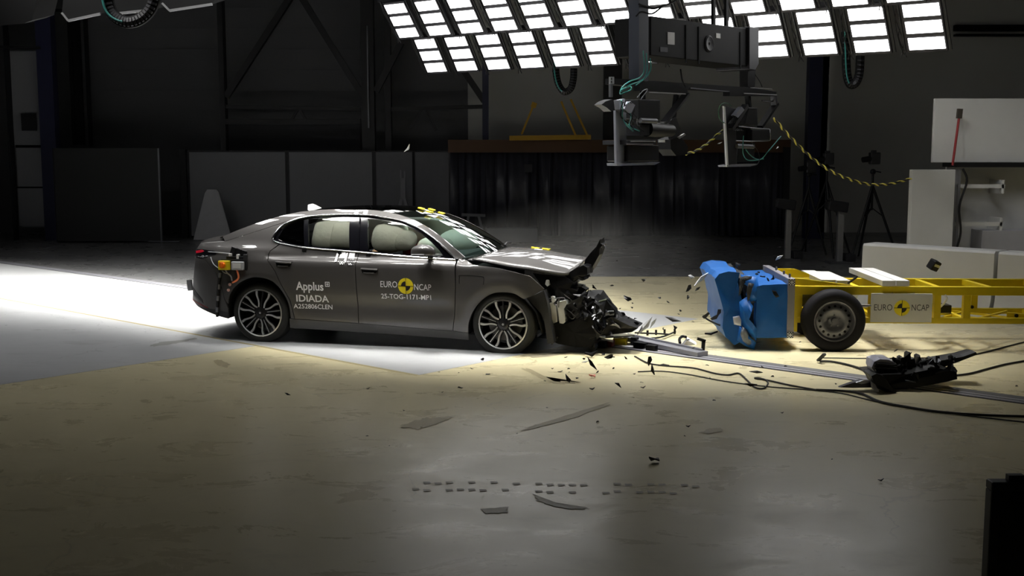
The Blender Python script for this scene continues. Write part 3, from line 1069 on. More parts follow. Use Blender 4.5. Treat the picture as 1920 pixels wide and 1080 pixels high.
for cx, cz in ((0.045, 0.335), (2.80, 0.33)):
    wr = empty('wheel', (cx, 0.88, cz), 0, CAR)
    MB().lathe([(0.25, 0.0), (0.33, 0.0), (0.345, -0.03), (0.345, -0.19), (0.33, -0.22), (0.25, -0.22)], 40, Matrix.Rotation(R(-90), 4, 'X'), closed=True).build('tyre', M_rubber, wr)
    MB().lathe([(0.0, -0.05), (0.25, -0.03), (0.25, -0.2)], 30, Matrix.Rotation(R(-90), 4, 'X')).build('rim', M_rimdark, wr)

# arch liners
def liner(pts, name):
    rows = [[Vector((x, -(W(x, z) - 0.02), z)), Vector((x, -0.60, z))] for x, z in pts]
    MB().grid(rows).build(name, M_cut, CAR, solid=0.01)
    MB().add([(x, -0.60, z) for x, z in pts], [tuple(range(len(pts)))]).build('arch_inner', M_cut, CAR)
liner(ARCH_R, 'wheel_arch_liner')
liner(ARCH_F + [(3.25, 0.45), (3.31, 0.22)], 'wheel_arch_liner')

# ---- lettering and stickers on the doors
def decal_text(name, body, cx, cz, h, width, m, parent, bold=0.0):
    vs, fs = text_mesh(body, 1.0, bold=bold)
    xs = [v[0] for v in vs]
    ys = [v[1] for v in vs]
    kx = width / (max(xs) - min(xs))
    kz = h / (max(ys) - min(ys))
    mx_, mz_ = (max(xs) + min(xs)) / 2, (max(ys) + min(ys)) / 2
    out = []
    for v in vs:
        x, z = cx + (v[0] - mx_) * kx, cz + (v[1] - mz_) * kz
        out.append(on_side(x, z, 0.003))
    return MB().add(out, fs).build(name, m, parent)
decal_text('lettering', 'Applus', 0.680, 0.648, 0.125, 0.33, M_decal, rear_door, 0.02)
rg = MB()
def rect_ring(cx, cz, w, t):
    o = [(cx - w, cz - w), (cx + w, cz - w), (cx + w, cz + w), (cx - w, cz + w)]
    i = [(cx - w + t, cz - w + t), (cx + w - t, cz - w + t), (cx + w - t, cz + w - t), (cx - w + t, cz + w - t)]
    rg.add([on_side(x, z, 0.003) for x, z in o + i], [(k, (k + 1) % 4, (k + 1) % 4 + 4, k + 4) for k in range(4)])
rect_ring(0.893, 0.690, 0.027, 0.008)
for a, b in ((0.014, 0.0045), (0.0045, 0.014)):
    rg.add([on_side(0.893 + x, 0.690 + z, 0.003) for x, z in ((-a, -b), (a, -b), (a, b), (-a, b))], [(0, 1, 2, 3)])
rg.build('logo_square', M_decal, rear_door)
decal_text('lettering', 'IDIADA', 0.705, 0.523, 0.078, 0.385, M_decal, rear_door, 0.02)
decal_text('lettering', 'A252806CLEN', 0.705, 0.432, 0.052, 0.455, M_decal, rear_door, 0.008)
def roundel(cx, cz, r, put, parent, my, mb):
    n = 40
    d = MB().add([put(cx + r * math.cos(2 * math.pi * k / n), cz + r * math.sin(2 * math.pi * k / n), 0.003) for k in range(n)], [tuple(range(n))])
    d.build('roundel', my, parent)
    q = MB()
    ri = r * 0.60
    for a0 in (90, 270):
        pts = [(cx, cz)] + [(cx + ri * math.cos(R(a0 + 90 * k / 10)), cz + ri * math.sin(R(a0 + 90 * k / 10))) for k in range(11)]
        q.add([put(x, z, 0.0045) for x, z in pts], [tuple(range(len(pts)))])
    q.add([put(cx + a, cz + b, 0.004) for a, b in ((-0.003, -r), (0.003, -r), (0.003, r), (-0.003, r))], [(0, 1, 2, 3)])
    q.add([put(cx + a, cz + b, 0.004) for a, b in ((-r, -0.003), (r, -0.003), (r, 0.003), (-r, 0.003))], [(0, 1, 2, 3)])
    q.build('roundel_quarters', mb, parent)
roundel(1.811, 0.697, 0.088, on_side, front_door, M_ylw, M_blackpaint)
decal_text('lettering', 'EURO', 1.616, 0.711, 0.068, 0.195, M_decal, front_door, 0.004)
decal_text('lettering', 'NCAP', 2.004, 0.690, 0.068, 0.195, M_decal, front_door, 0.004)
decal_text('lettering', '25-TOG-1171-MP1', 1.808, 0.578, 0.056, 0.575, M_decal, front_door, 0.014)

def checker(cx, cz, w, parent, put=on_side, off=0.004):
    b = MB()
    b.add([put(cx + x, cz + z, off) for x, z in ((-w, -w), (w, -w), (w, w), (-w, w))], [(0, 1, 2, 3)])
    b.build('target_sticker', M_decal, parent)
    c = MB()
    h = w / 2.5
    for i in range(5):
        for j in range(5):
            if (i + j) % 2 == 0 and not (i == 2 and j == 2):
                x0, z0 = cx - w + 2 * w * i / 5, cz - w + 2 * w * j / 5
                c.add([put(x0 + x, z0 + z, off + 0.0015) for x, z in ((0, 0), (h, 0), (h, h), (0, h))], [(0, 1, 2, 3)])
    c.build('target_checks', M_blackpaint, parent)
for x, z, w_ in ((1.045, 1.012, 0.034), (1.155, 1.008, 0.034), (1.062, 0.944, 0.030), (1.166, 0.940, 0.030)):
    checker(x, z, w_, rear_door)
for x, z in ((1.03, 0.99), (1.14, 0.985)):
    MB().add([on_side(x + a, z + b, 0.003) for a, b in ((-0.055, 0.05), (-0.035, 0.05), (-0.03, -0.045), (-0.06, -0.055))], [(3, 2, 1, 0)]).build('target_tape', M_decal, rear_door)
for x, z in ((1.105, 1.470), (1.212, 1.468)):
    checker(x, z, 0.026, CAR)
# measuring targets on the roof edge and bonnet
for x, y in ((1.72, -0.15), (1.80, -0.02), (1.86, -0.28), (1.95, -0.12)):
    MB().box((x, y, 1.50 - 0.22 * (x - 1.72)), (0.07, 0.07, 0.012), (0, R(14), 0)).build('roof_target', M_ylw, CAR)
for x, y in ((2.98, 0.20), (3.05, 0.05), (3.10, 0.22)):
    MB().box((x, y, 1.044 - 0.1 * (x - 2.98)), (0.09, 0.07, 0.012), (0, R(6), 0)).build('bonnet_target', M_ylw if y > 0.1 else M_white, CAR)

# ---- test equipment fixed to the rear wing
kit = empty('switch_panel', (0, 0, 0), 0, CAR)
def wbox(name, x0, x1, z0, z1, d0, d1, m, bevel=0.006, rot=0):
    xm, zm = (x0 + x1) / 2, (z0 + z1) / 2
    y = -(W(xm, zm))
    return MB().box((xm, y - (d0 + d1) / 2, zm), (x1 - x0, d1 - d0, z1 - z0), (0, R(rot), 0)).build(name, m, kit, bevel=bevel)
wbox('mounting_plate', -0.40, -0.07, 0.82, 0.94, 0.0, 0.015, M_black)
wbox('switch_body', -0.405, -0.275, 0.822, 0.925, 0.015, 0.07, M_ylw)
M_orange = mat('orange_plastic', (240, 120, 20), 0.4)
MB().cyl(Vector(on_side(-0.345, 0.878, 0.07)), Vector(on_side(-0.345, 0.878, 0.105)), 0.036, 0.032).build('rotary_knob', M_orange, kit)
MB().box(on_side(-0.345, 0.885, 0.115), (0.022, 0.03, 0.06)).build('knob_bar', M_orange, kit, bevel=0.004)
wbox('junction_box', -0.245, -0.10, 0.825, 0.918, 0.015, 0.06, mat('box_grey', (176, 178, 182), 0.4))
wbox('box_label', -0.225, -0.125, 0.845, 0.90, 0.06, 0.063, M_white, 0)
for x, z, r_ in ((-0.27, 1.03, 20), (-0.20, 1.015, 20), (-0.13, 0.995, 10)):
    wbox('tape_patch', x - 0.03, x + 0.03, z - 0.045, z + 0.045, 0.002, 0.03, M_black, 0.004, r_)
wbox('connector', -0.305, -0.275, 0.955, 1.005, 0.01, 0.05, M_white)
wbox('connector', -0.205, -0.175, 0.945, 0.998, 0.01, 0.05, M_white)
wbox('bracket', -0.335, -0.12, 0.935, 0.975, 0.002, 0.028, M_black)
wbox('bracket', -0.12, -0.07, 0.90, 1.00, 0.002, 0.028, M_dark)
def lead(name, pts, r, m, off=0.012):
    MB().tube(spline([on_side(x, z, o if o is not None else off) for x, z, o in pts], 5), r, 7).build(name, m, kit)
M_lead = mat('grey_lead', (170, 172, 176), 0.5)
lead('orange_lead', [(-0.19, 0.825, .03), (-0.165, 0.78, .04), (-0.16, 0.735, .04), (-0.20, 0.70, .03), (-0.255, 0.680, .01)], 0.011, mat('orange_lead_rubber', (222, 118, 72), 0.5))
lead('grey_lead', [(-0.335, 0.825, .03), (-0.31, 0.785, .03), (-0.265, 0.75, .03), (-0.26, 0.70, .01)], 0.008, M_lead)
lead('thin_lead', [(-0.55, 0.955, .005), (-0.50, 0.88, .006), (-0.42, 0.825, .006), (-0.36, 0.785, .006), (-0.31, 0.775, .006)], 0.005, M_lead)
lead('thin_lead', [(-0.60, 1.012, .012), (-0.45, 1.008, .012), (-0.30, 1.0, .02)], 0.005, M_lead)
lead('hose', [(-0.405, 0.83, .012), (-0.43, 0.70, .012), (-0.462, 0.50, .012), (-0.492, 0.275, .012)], 0.017, M_black)
for k in range(4):
    t0 = 0.08 + 0.24 * k
    f = lambda t: (-0.405 - 0.087 * t, 0.83 - 0.555 * t)
    lead('hose_band', [(f(t0)[0], f(t0)[1], .0125), (f(t0 + .05)[0], f(t0 + .05)[1], .0125), (f(t0 + .1)[0], f(t0 + .1)[1], .0125)], 0.0185, M_steel)
for x, z in ((-0.288, 0.655), (-0.31, 0.59)):
    MB().ball(on_side(x, z, 0.012), 0.018, 10, 8).build('clip', mat('pink_clip', (214, 170, 160), 0.5), kit)
MB().box((-0.955, -0.70, 0.60), (0.06, 0.03, 0.13), (0, R(-6), 0)).build('tow_plate', M_alu, CAR, bevel=0.004)

# ---- the crushed front end (still hanging on the car)
M_torn = mat('torn_black_plastic', (12, 12, 14), 0.42, var=0.3, scale=25, spec=0.25)
M_torn2 = mat('torn_grey_plastic', (44, 44, 46), 0.5, var=0.2, scale=20, spec=0.3)
M_bare = mat('bare_metal', (150, 151, 156), 0.35, 0.85, var=0.15, scale=20)
M_tank = mat('white_tank_plastic', (196, 196, 192), 0.5)
RND = random.Random(11)

def wreck(name, px, y0, y1, m, jit=0.012, layers=4, parent=None, seed=0, shrink=0.0):
    """solid lofted across the car between side distances y0 (near) and y1, with a crumpled skin"""
    rnd = random.Random(seed or len(name) * 7 + int(px[0][0]))
    base = [cl(x, y, y0) for x, y in px]
    # finer outline
    out = []
    for i, p in enumerate(base):
        q = base[(i + 1) % len(base)]
        n = max(1, int((q - p).length / 0.07))
        out += [p.lerp(q, k / n) for k in range(n)]
    c = sum(out, Vector()) / len(out)
    rows = []
    for L in range(layers + 1):
        f = L / layers
        k = 1 - shrink * f
        row = []
        for p in out:
            j = jit if 0 < L else jit * 0.3
            q = Vector((c.x + (p.x - c.x) * k, y0 + (y1 - y0) * f, c.z + (p.z - c.z) * k))
            row.append(q + Vector((rnd.uniform(-j, j), rnd.uniform(-j, j), rnd.uniform(-j, j))))
        rows.append(row)
    m_ = MB().grid(rows, False, True)
    n = len(out)
    for row, rev in ((rows[0], False), (rows[-1], True)):
        cc = sum(row, Vector()) / n + Vector((0, rnd.uniform(-jit, jit), 0))
        fs = [(i, (i + 1) % n, n) for i in range(n)]
        m_.add(row + [cc], [f[::-1] for f in fs] if rev else fs)
    return m_.build(name, m, parent or CAR, recalc=True)

def shard_mesh(s, rnd, thick=0.006):
    """bent torn plate about s across"""
    n = rnd.choice((4, 5, 5, 6))
    pts = []
    for k in range(n):
        a = 2 * math.pi * k / n + rnd.uniform(-.35, .35)
        r = s * rnd.uniform(0.35, 1.0) / 1.6
        pts.append(Vector((r * math.cos(a) * 1.5, r * math.sin(a) * 0.75, 0)))
    bend = rnd.uniform(-1.5, 1.5)
    for p in pts:
        p.z = bend * p.x * p.x / max(s, 0.01) + rnd.uniform(-.1, .1) * s
    c = sum(pts, Vector()) / n
    up = Vector((0, 0, thick))
    b = MB()
    vs = [p + up for p in pts] + [p - up for p in pts] + [c + up, c - up]
    fs = []
    for i in range(n):
        j = (i + 1) % n
        fs += [(i, j, 2 * n), (j + n, i + n, 2 * n + 1), (i, i + n, j + n, j)]
    b.add(vs, fs)
    return b

def shard_at(name, p, s, m, parent, rnd, thick=0.006):
    b = shard_mesh(s, rnd, thick)
    E_ = Euler((rnd.uniform(-1.4, 1.4), rnd.uniform(-1.4, 1.4), rnd.uniform(0, 6.3))).to_matrix()
    b.v = [tuple(Vector(p) + E_ @ Vector(v)) for v in b.v]
    return b.build(name, m, parent)

wreck('bonnet_front_edge', [(1056, 521), (1061, 514), (1081, 503), (1094, 498), (1101, 502), (1101, 515), (1094, 519), (1097, 525), (1091, 526), (1084, 523), (1070, 529), (1062, 524)], -0.62, -0.25, M_torn, 0.010)
wreck('bonnet_lock_panel', [(1094, 502), (1097, 487), (1107, 474), (1118, 463), (1121, 457), (1125, 449), (1126, 457), (1130, 459), (1124, 467), (1123, 478), (1117, 490), (1107, 507), (1100, 512)], -0.35, -0.05, M_torn, 0.008)
wreck('striker', [(1128, 458), (1133, 461), (1135, 466), (1129, 466)], -0.30, -0.24, M_bare, 0.003, 1)
wreck('headlight_housing', [(1000, 513), (1030, 515), (1060, 519), (1074, 528), (1070, 541), (1084, 545), (1074, 562), (1050, 571), (1036, 562), (1022, 546), (1010, 528)], -0.66, -0.20, M_torn, 0.02)
wreck('torn_bracket', [(1075, 543), (1088, 538), (1098, 543), (1089, 553), (1080, 551)], -0.50, -0.30, M_torn2, 0.012)
wreck('wing_liner', [(988, 559), (1020, 545), (1026, 566), (1031, 600), (1039, 643), (1027, 645), (1024, 612), (1013, 585), (997, 565)], -0.86, -0.62, M_torn2, 0.008)
wreck('washer_tank', [(1026, 570), (1035, 567), (1042, 573), (1045, 604), (1035, 607), (1030, 590)], -0.76, -0.56, M_tank, 0.004)
wreck('washer_tank', [(1044, 567), (1061, 563), (1063, 570), (1057, 574), (1060, 604), (1056, 607), (1049, 606)], -0.76, -0.56, M_tank, 0.004)
tk = wreck('filler_neck', [(1033, 556), (1038, 556), (1041, 563), (1038, 568), (1034, 565)], -0.78, -0.70, M_tank, 0.003, 1)
wreck('bulb_socket', [(1024, 525), (1028, 526), (1030, 534), (1026, 537), (1022, 533)], -0.72, -0.67, M_tank, 0.002, 1)
wreck('cooling_pack', [(1060, 566), (1076, 562), (1092, 555), (1100, 572), (1098, 592), (1080, 596), (1064, 594)], -0.68, -0.20, M_torn2, 0.018)
wreck('front_subframe', [(1030, 606), (1062, 606), (1107, 590), (1116, 610), (1119, 626), (1108, 652), (1080, 650), (1048, 646), (1036, 640)], -0.72, 0.30, M_cut, 0.025, 5)
wreck('crash_beam', [(1092, 554), (1107, 561), (1122, 573), (1130, 590), (1122, 612), (1112, 596), (1098, 575)], -0.60, 0.10, M_torn, 0.022)
wreck('grille_piece', [(1131, 582), (1137, 562), (1143, 571), (1153, 580), (1155, 588), (1152, 597), (1136, 596)], -0.55, -0.38, M_torn, 0.010)
wreck('grille_insert', [(1135, 584), (1150, 583), (1151, 591), (1135, 592)], -0.60, -0.56, mat('grey_insert', (150, 150, 150), 0.45), 0.004, 1)
wreck('splitter', [(1126, 600), (1148, 594), (1165, 604), (1196, 616), (1182, 624), (1150, 626), (1120, 634), (1116, 616)], -0.60, -0.18, M_torn, 0.016)
wreck('undertray', [(1036, 640), (1075, 648), (1112, 650), (1120, 640), (1080, 640)], -0.60, 0.25, M_torn, 0.012)
wreck('tow_hook_bracket', [(1105, 634), (1112, 633), (1116, 654), (1108, 660), (1103, 652)], -0.62, -0.45, M_torn, 0.012)
wreck('light_strip', [(1143, 610), (1153, 606), (1160, 611), (1163, 616), (1156, 612), (1150, 610)], -0.63, -0.60, M_bare, 0.002, 1)
def pipe(name, px, y, r, m):
    MB().tube(spline([cl(a, b, y) for a, b in px], 4), r, 7).build(name, m, CAR)
pipe('bent_pipe', [(1116, 573), (1124, 566), (1138, 562)], -0.45, 0.012, mat('olive_pipe', (70, 74, 58), 0.5))
pipe('bent_pipe', [(1104, 648), (1112, 636), (1120, 630), (1135, 632)], -0.62, 0.013, M_bare)
pipe('bent_pipe', [(1097, 576), (1104, 584), (1113, 593)], -0.63, 0.008, M_bare)
for k in range(14):
    x0, y0 = RND.uniform(1040, 1120), RND.uniform(545, 640)
    pts = [(x0 + RND.uniform(-16, 16), y0 + RND.uniform(-14, 14)) for _ in range(4)]
    pipe('wiring_loom', pts, -0.62 - 0.012 * k, 0.005, M_cable)
for k in range(92):
    u = RND.random()
    px = 1062 + 85 * u + RND.uniform(-14, 14)
    py = 556 + 75 * u * 0.6 + RND.uniform(-18, 46) * (1 - 0.35 * u)
    p = cl(px, min(py, 655), RND.uniform(-0.74, -0.5))
    p.z = max(p.z, 0.03)
    m_ = RND.choice((M_torn, M_torn, M_torn, M_torn, M_torn, M_torn2, M_bare))
    shard_at('torn_fragment', p, RND.uniform(0.03, 0.13) * (0.55 if m_ is M_bare else 1), m_, CAR, RND)

# ---- dummy on the front seat, mostly behind the airbags
DUMMY = empty('crash_test_dummy', CAR.matrix_basis @ Vector((0, 0, 0)), R(-14.7))
DUMMY.location = (-2.662, 13.512, 0)
tag(DUMMY, 'crash test dummy in a red top seated behind the front door window of the saloon', 'crash test dummy')
def skin_body(name, pts, edges, radii, m, parent, sub=2):
    me = bpy.data.meshes.new(name)
    me.from_pydata(pts, edges, [])
    o = bpy.data.objects.new(name, me)
    col.objects.link(o)
    o.parent = parent
    sk = o.modifiers.new('skin', 'SKIN')
    if not me.skin_vertices:
        bpy.context.view_layer.objects.active = o
    for v, r in zip(me.skin_vertices[0].data, radii):
        v.radius = (r, r)
    me.skin_vertices[0].data[0].use_root = True
    s = o.modifiers.new('sub', 'SUBSURF')
    s.levels = s.render_levels = sub
    me.materials.append(m)
    return o
M_skin = mat('dummy_skin', (206, 164, 120), 0.6)
M_red = mat('red_cloth', (170, 34, 44), 0.7)
dy = -0.38
skin_body('body', [(1.32, dy, 0.52), (1.28, dy, 0.70), (1.27, dy, 0.90), (1.30, dy, 1.02), (1.33, dy, 1.10), (1.38, dy, 1.20), (1.42, dy, 1.27),
                   (1.28, dy - 0.19, 0.96), (1.45, dy - 0.22, 0.76), (1.70, dy - 0.16, 0.86), (1.28, dy + 0.19, 0.96), (1.45, dy + 0.22, 0.76), (1.70, dy + 0.16, 0.86),
                   (1.36, dy - 0.10, 0.50), (1.78, dy - 0.12, 0.56), (2.05, dy - 0.12, 0.34), (1.36, dy + 0.10, 0.50), (1.78, dy + 0.12, 0.56), (2.05, dy + 0.12, 0.34)],
          [(0, 1), (1, 2), (2, 3), (3, 4), (4, 5), (5, 6), (2, 7), (7, 8), (8, 9), (2, 10), (10, 11), (11, 12), (0, 13), (13, 14), (14, 15), (0, 16), (16, 17), (17, 18)],
          [.15, .14, .16, .07, .06, .10, .08, .07, .05, .035, .07, .05, .035, .09, .075, .05, .09, .075, .05], M_skin, DUMMY)
# what shows red between the airbag and the door mirror
def redfn(p):
    return Vector((p.x * (1 - 0.25 * p.z), p.y, p.z))
a_, b_ = cl(756, 474, -0.68), cl(781, 451, -0.68)
MB().ball(((a_.x + b_.x) / 2, -0.67, (a_.z + b_.z) / 2 - 0.02), ((b_.x - a_.x) / 2, 0.09, (b_.z - a_.z) / 2 + 0.05), 20, 14, redfn).build('red_sleeve', M_red, DUMMY)
a_, b_ = cl(761, 455, -0.66), cl(778, 438, -0.66)
MB().ball(((a_.x + b_.x) / 2, -0.66, (a_.z + b_.z) / 2), ((b_.x - a_.x) / 2 + .01, 0.07, (b_.z - a_.z) / 2 + .01), 16, 12).build('glove', mat('white_cloth', (222, 220, 214), 0.7), DUMMY)

# ================================================================== BARRIER TROLLEY
# local frame: x to the right along the frame, y away from the camera, z up
TRY_RZ = R(-2.4)
TRY = empty('barrier_trolley', (3.455, 12.0, 0), TRY_RZ)
tag(TRY, 'yellow steel test trolley with a torn blue crush block and spare-type wheels', 'test trolley')
tc_, ts_ = math.cos(TRY_RZ), math.sin(TRY_RZ)
def to_try(P):
    dx, dy = P[0] - 3.455, P[1] - 12.0
    return Vector((dx * tc_ + dy * ts_, -dx * ts_ + dy * tc_, P[2]))
def tl(px, py, y):
    o = to_try((0, 0, CAM_H))
    d = to_try(Vector((0, 0, CAM_H)) + ray(px, py)) - o
    return o + d * ((y - o.y) / d.y)
M_blue = mat('blue_cladding', (16, 82, 152), 0.5, 0.0, spec=0.3, var=0.12, scale=10, bump=0.25, bscale=9)
M_honey = mat('honeycomb_grey', (52, 54, 58), 0.6, 0.4, var=0.5, scale=60, bump=0.6, bscale=70)
M_plate = mat('plate_grey', (126, 124, 130), 0.5, 0.2)
fr = MB()
for y in (0.15, 0.95):
    fr.span(-0.36, 3.9, y, y + 0.07, 0.600, 0.692)
    fr.span(-0.36, 3.9, y, y + 0.07, 0.290, 0.352)
fr.build('frame_rails', M_yellow, TRY, bevel=0.004)
po = [(1.116, 1.186, 0.15), (1.430, 1.504, 0.15), (1.80, 1.87, 0.95), (0.42, 0.47, 0.15), (1.05, 1.12, 0.95), (0.30, 0.37, 0.95), (2.35, 2.42, 0.15), (2.9, 2.97, 0.15)]
for x0, x1, y in po:
    MB().span(x0, x1, y + 0.002, y + 0.068, 0.350, 0.602).build('post', M_yellow, TRY)
for x, dx in ((1.175, 0.0), (1.74, 0.03), (2.4, 0.0), (0.30, 0.0)):
    MB().bar((x, 0.2, 0.655), (x - dx, 0.97, 0.655), 0.06, 0.06).build('cross_member', M_yellow, TRY)
for x in (0.55, 1.47, 2.4):
    MB().bar((x, 0.2, 0.32), (x, 0.97, 0.32), 0.05, 0.05).build('cross_member', M_yellow, TRY)
for a, b in (((1.15, 0.2), (1.75, 0.93)), ((1.15, 0.93), (1.75, 0.2)), ((1.55, 0.2), (2.2, 0.93)), ((1.55, 0.93), (2.2, 0.2))):
    MB().bar((a[0], a[1], 0.325), (b[0], b[1], 0.325), 0.022, 0.022).build('brace', M_yellow, TRY)
MB().bar((1.95, 0.30, 0.37), (2.25, 0.16, 0.355), 0.03, 0.06).build('brace', M_yellow, TRY)
bp = MB()
bp.span(-0.49, -0.415, 0.0, 1.52, 0.150, 0.790)
bp.build('backing_plate', M_plate, TRY, bevel=0.006)
g = MB()
g.span(-0.415, -0.36, 0.10, 1.40, 0.20, 0.70)
g.prism([(-0.415, 0.70), (-0.415, 0.78), (-0.30, 0.77), (0.25, 0.70)], lambda u, v, d: Vector((u, d, v)), 0.17, 0.20)
g.prism([(-0.415, 0.70), (-0.415, 0.80), (-0.22, 0.80), (0.05, 0.70)], lambda u, v, d: Vector((u, d, v)), 0.97, 1.00)
g.span(-0.36, -0.30, 0.16, 1.0, 0.29, 0.69)
g.build('front_gusset', M_yellow, TRY)
def put_plate(x, z, off):
    return (-0.452 + x, -off, z)
for z in (0.752, 0.178):
    checker(0.0, z, 0.032, TRY, put=put_plate, off=0.002)
for x, y in ((-0.45, 0.45), (-0.45, 0.9), (-0.452, 0.12)):
    MB().cyl((x, y, 0.785), (x, y, 0.83), 0.012).build('bolt', M_steel, TRY)

# steel wheels
def steel_wheel(x, y, r, sgn):
    wr = empty('wheel', (x, y, 0.331), 0, TRY)
    M = Matrix.Rotation(R(90 * sgn), 4, 'X')
    MB().lathe([(0.222, 0.0), (0.235, 0.008), (0.275, 0.012), (0.316, 0.002), (r, -0.03), (r, -0.16), (0.316, -0.188), (0.222, -0.19)], 56, M, closed=True).build('tyre', mat('black_tyre', (20, 19, 23), 0.75, spec=0.2), wr, angle=50)
    rim = MB().lathe([(0.224, 0.003), (0.218, 0.008), (0.208, 0.004), (0.200, -0.012), (0.190, -0.030), (0.172, -0.026), (0.150, -0.010), (0.128, -0.004), (0.105, -0.012), (0.075, -0.028), (0.05, -0.032), (0.034, -0.030), (0.032, -0.006), (0.0, -0.004)], 56, M)
    rim.build('rim', mat('steel_wheel_grey', (96, 96, 102), 0.38, 0.5), wr)
    h = MB()
    for k in range(16):
        a = 2 * math.pi * k / 16
        c = M @ Vector((0.161 * math.cos(a), 0.161 * math.sin(a), -0.012))
        n = M.to_3x3() @ Vector((0.02, 0, 0)) 
        ax = (M.to_3x3() @ Vector((0.5 * math.cos(a), 0.5 * math.sin(a), 1))).normalized()
        h.cyl(c - ax * 0.01, c + ax * 0.006, 0.0135, n=12)
    h.build('rim_holes', M_cut, wr)
    b = MB()
    for k in range(5):
        a = 2 * math.pi * k / 5 + 0.3
        c = M @ Vector((0.06 * math.cos(a), 0.06 * math.sin(a), -0.02))
        b.cyl(c, c + (M.to_3x3() @ Vector((0, 0, 0.012))), 0.009, n=8)
    b.build('wheel_bolts', M_steel, wr)
for x in (0.018, 3.0):
    steel_wheel(x, 0.0, 0.336, 1)
    steel_wheel(x, 1.28, 0.336, -1)
    ax_ = MB().bar((x, 0.12, 0.331), (x, 1.16, 0.331), 0.07, 0.07)
    ax_.build('axle', M_yellow, TRY)
# white bars lying across the frame
for x0, x1, y0, y1, z in ((-0.055, 0.100, 0.36, 1.40, 0.712), (0.115, 0.26, 0.36, 1.34, 0.705), (0.545, 0.685, 0.13, 1.55, 0.730), (0.695, 0.835, 0.13, 1.55, 0.730)):
    MB().span(x0, x1, y0, y1, z - 0.03, z + 0.03).build('ballast_bar', M_white, TRY, bevel=0.003)
MB().tube(spline([(0.19, 0.20, 0.72), (0.24, 0.19, 0.755), (0.29, 0.18, 0.80)], 4), 0.012, 7).build('strap_handle', M_black, TRY)
# sign plate
MB().span(0.433, 1.085, 0.128, 0.148, 0.304, 0.620).build('sign_plate', M_white, TRY, bevel=0.002)
SIGN = 0.127
def put_sign(x, z, off):
    return (x, SIGN - off, z)
roundel(0.762, 0.462, 0.085, put_sign, TRY, M_ylw, M_blackpaint)
M_ink = mat('grey_lettering', (70, 66, 72), 0.5, var=0.0)
def sign_text(body, cx, cz, w, h):
    vs, fs = text_mesh(body, 1.0, bold=0.0)
    xs, ys = [v[0] for v in vs], [v[1] for v in vs]
    out = [(cx + (v[0] - (max(xs) + min(xs)) / 2) * w / (max(xs) - min(xs)), SIGN - 0.003, cz + (v[1] - (max(ys) + min(ys)) / 2) * h / (max(ys) - min(ys))) for v in vs]
    MB().add(out, fs).build('lettering', M_ink, TRY)
sign_text('EURO', 0.562, 0.468, 0.195, 0.068)
sign_text('NCAP', 0.958, 0.468, 0.185, 0.068)
# odds and ends in the frame
MB().span(1.25, 1.44, 0.55, 0.75, 0.352, 0.44).build('battery_box', M_black, TRY, bevel=0.006)
MB().tube(spline([(1.22, 0.14, 0.605), (1.245, 0.15, 0.56), (1.255, 0.3, 0.48), (1.29, 0.5, 0.42)], 4), 0.012, 7).build('tie_strap', M_white, TRY)
for p, q in (((0.16, 0.06, 0.50), (0.42, 0.12, 0.49)),):
    MB().bar(p, q, 0.05, 0.018).build('mudguard_stay', M_plate, TRY)
for x in (0.66, 0.89):
    MB().cyl((x, 0.152, 0.615), (x, 0.140, 0.615), 0.012, n=10).build('bolt', M_steel, TRY)
for x, y, z in ((1.80, 0.94, 0.372), (2.03, 0.25, 0.37)):
    MB().cyl((x, y, z), (x, y - 0.02, z), 0.02, n=10).build('bolt', M_black, TRY)

# ---- blue crush block, torn at the front
def blue_loft(name, px, y0, y1, m, jit, layers, seed, warp=None, shrink=0.0):
    rnd = random.Random(seed)
    base = [tl(a, b, y0) for a, b in px]
    out = []
    for i, p in enumerate(base):
        q = base[(i + 1) % len(base)]
        n = max(1, int((q - p).length / 0.05))
        out += [p.lerp(q, k / n) for k in range(n)]
    c = sum(out, Vector()) / len(out)
    rows = []
    for L in range(layers + 1):
        f = L / layers
        row = []
        for p in out:
            q = Vector((c.x + (p.x - c.x) * (1 - shrink * f), y0 + (y1 - y0) * f, c.z + (p.z - c.z) * (1 - shrink * f)))
            n = noise.noise_vector(q * 3.1 + Vector((seed, 0, 0))) * jit + noise.noise_vector(q * 9 + Vector((0, seed, 0))) * jit * 0.45
            q += n * (0.35 if L == 0 else 1)
            if warp:
                q = warp(q, f)
            row.append(q)
        rows.append(row)
    b = MB().grid(rows, True, True)
    n = len(out)
    for row, rev in ((rows[0], False), (rows[-1], True)):
        ring2 = [r_.lerp(sum(row, Vector()) / n, 0.5) + Vector((0, jit * 0.5 * math.sin(5 * r_.x + 9 * r_.z), 0)) for r_ in row]
        cc = sum(row, Vector()) / n
        vs = list(row) + ring2 + [cc]
        fs = []
        for i in range(n):
            j = (i + 1) % n
            fs += [(i, j, j + n, i + n), (i + n, j + n, 2 * n)]
        b.add(vs, [f[::-1] for f in fs] if rev else fs, True)
    return b.build(name, m, TRY, angle=40, recalc=True)
def dent(q, f):
    if q.x < -0.6 and q.z > 0.5:
        q.z -= 0.10 * gauss(f - 0.35, 0.22) * min(1, (-0.6 - q.x) / 0.2)
    return q
blue_loft('crush_block', [(1419, 536), (1430, 533), (1476, 533), (1477, 633), (1420, 634), (1416, 600), (1418, 570)], 0.02, 1.48, M_blue, 0.02, 12, 3, dent)
blue_loft('crush_block_face', [(1340, 524), (1348, 514), (1366, 510), (1388, 512), (1384, 530), (1390, 560), (1400, 575), (1392, 602), (1390, 640), (1378, 648), (1362, 632), (1356, 615), (1357, 585), (1350, 560)], 0.10, 1.42, M_blue, 0.03, 12, 5)
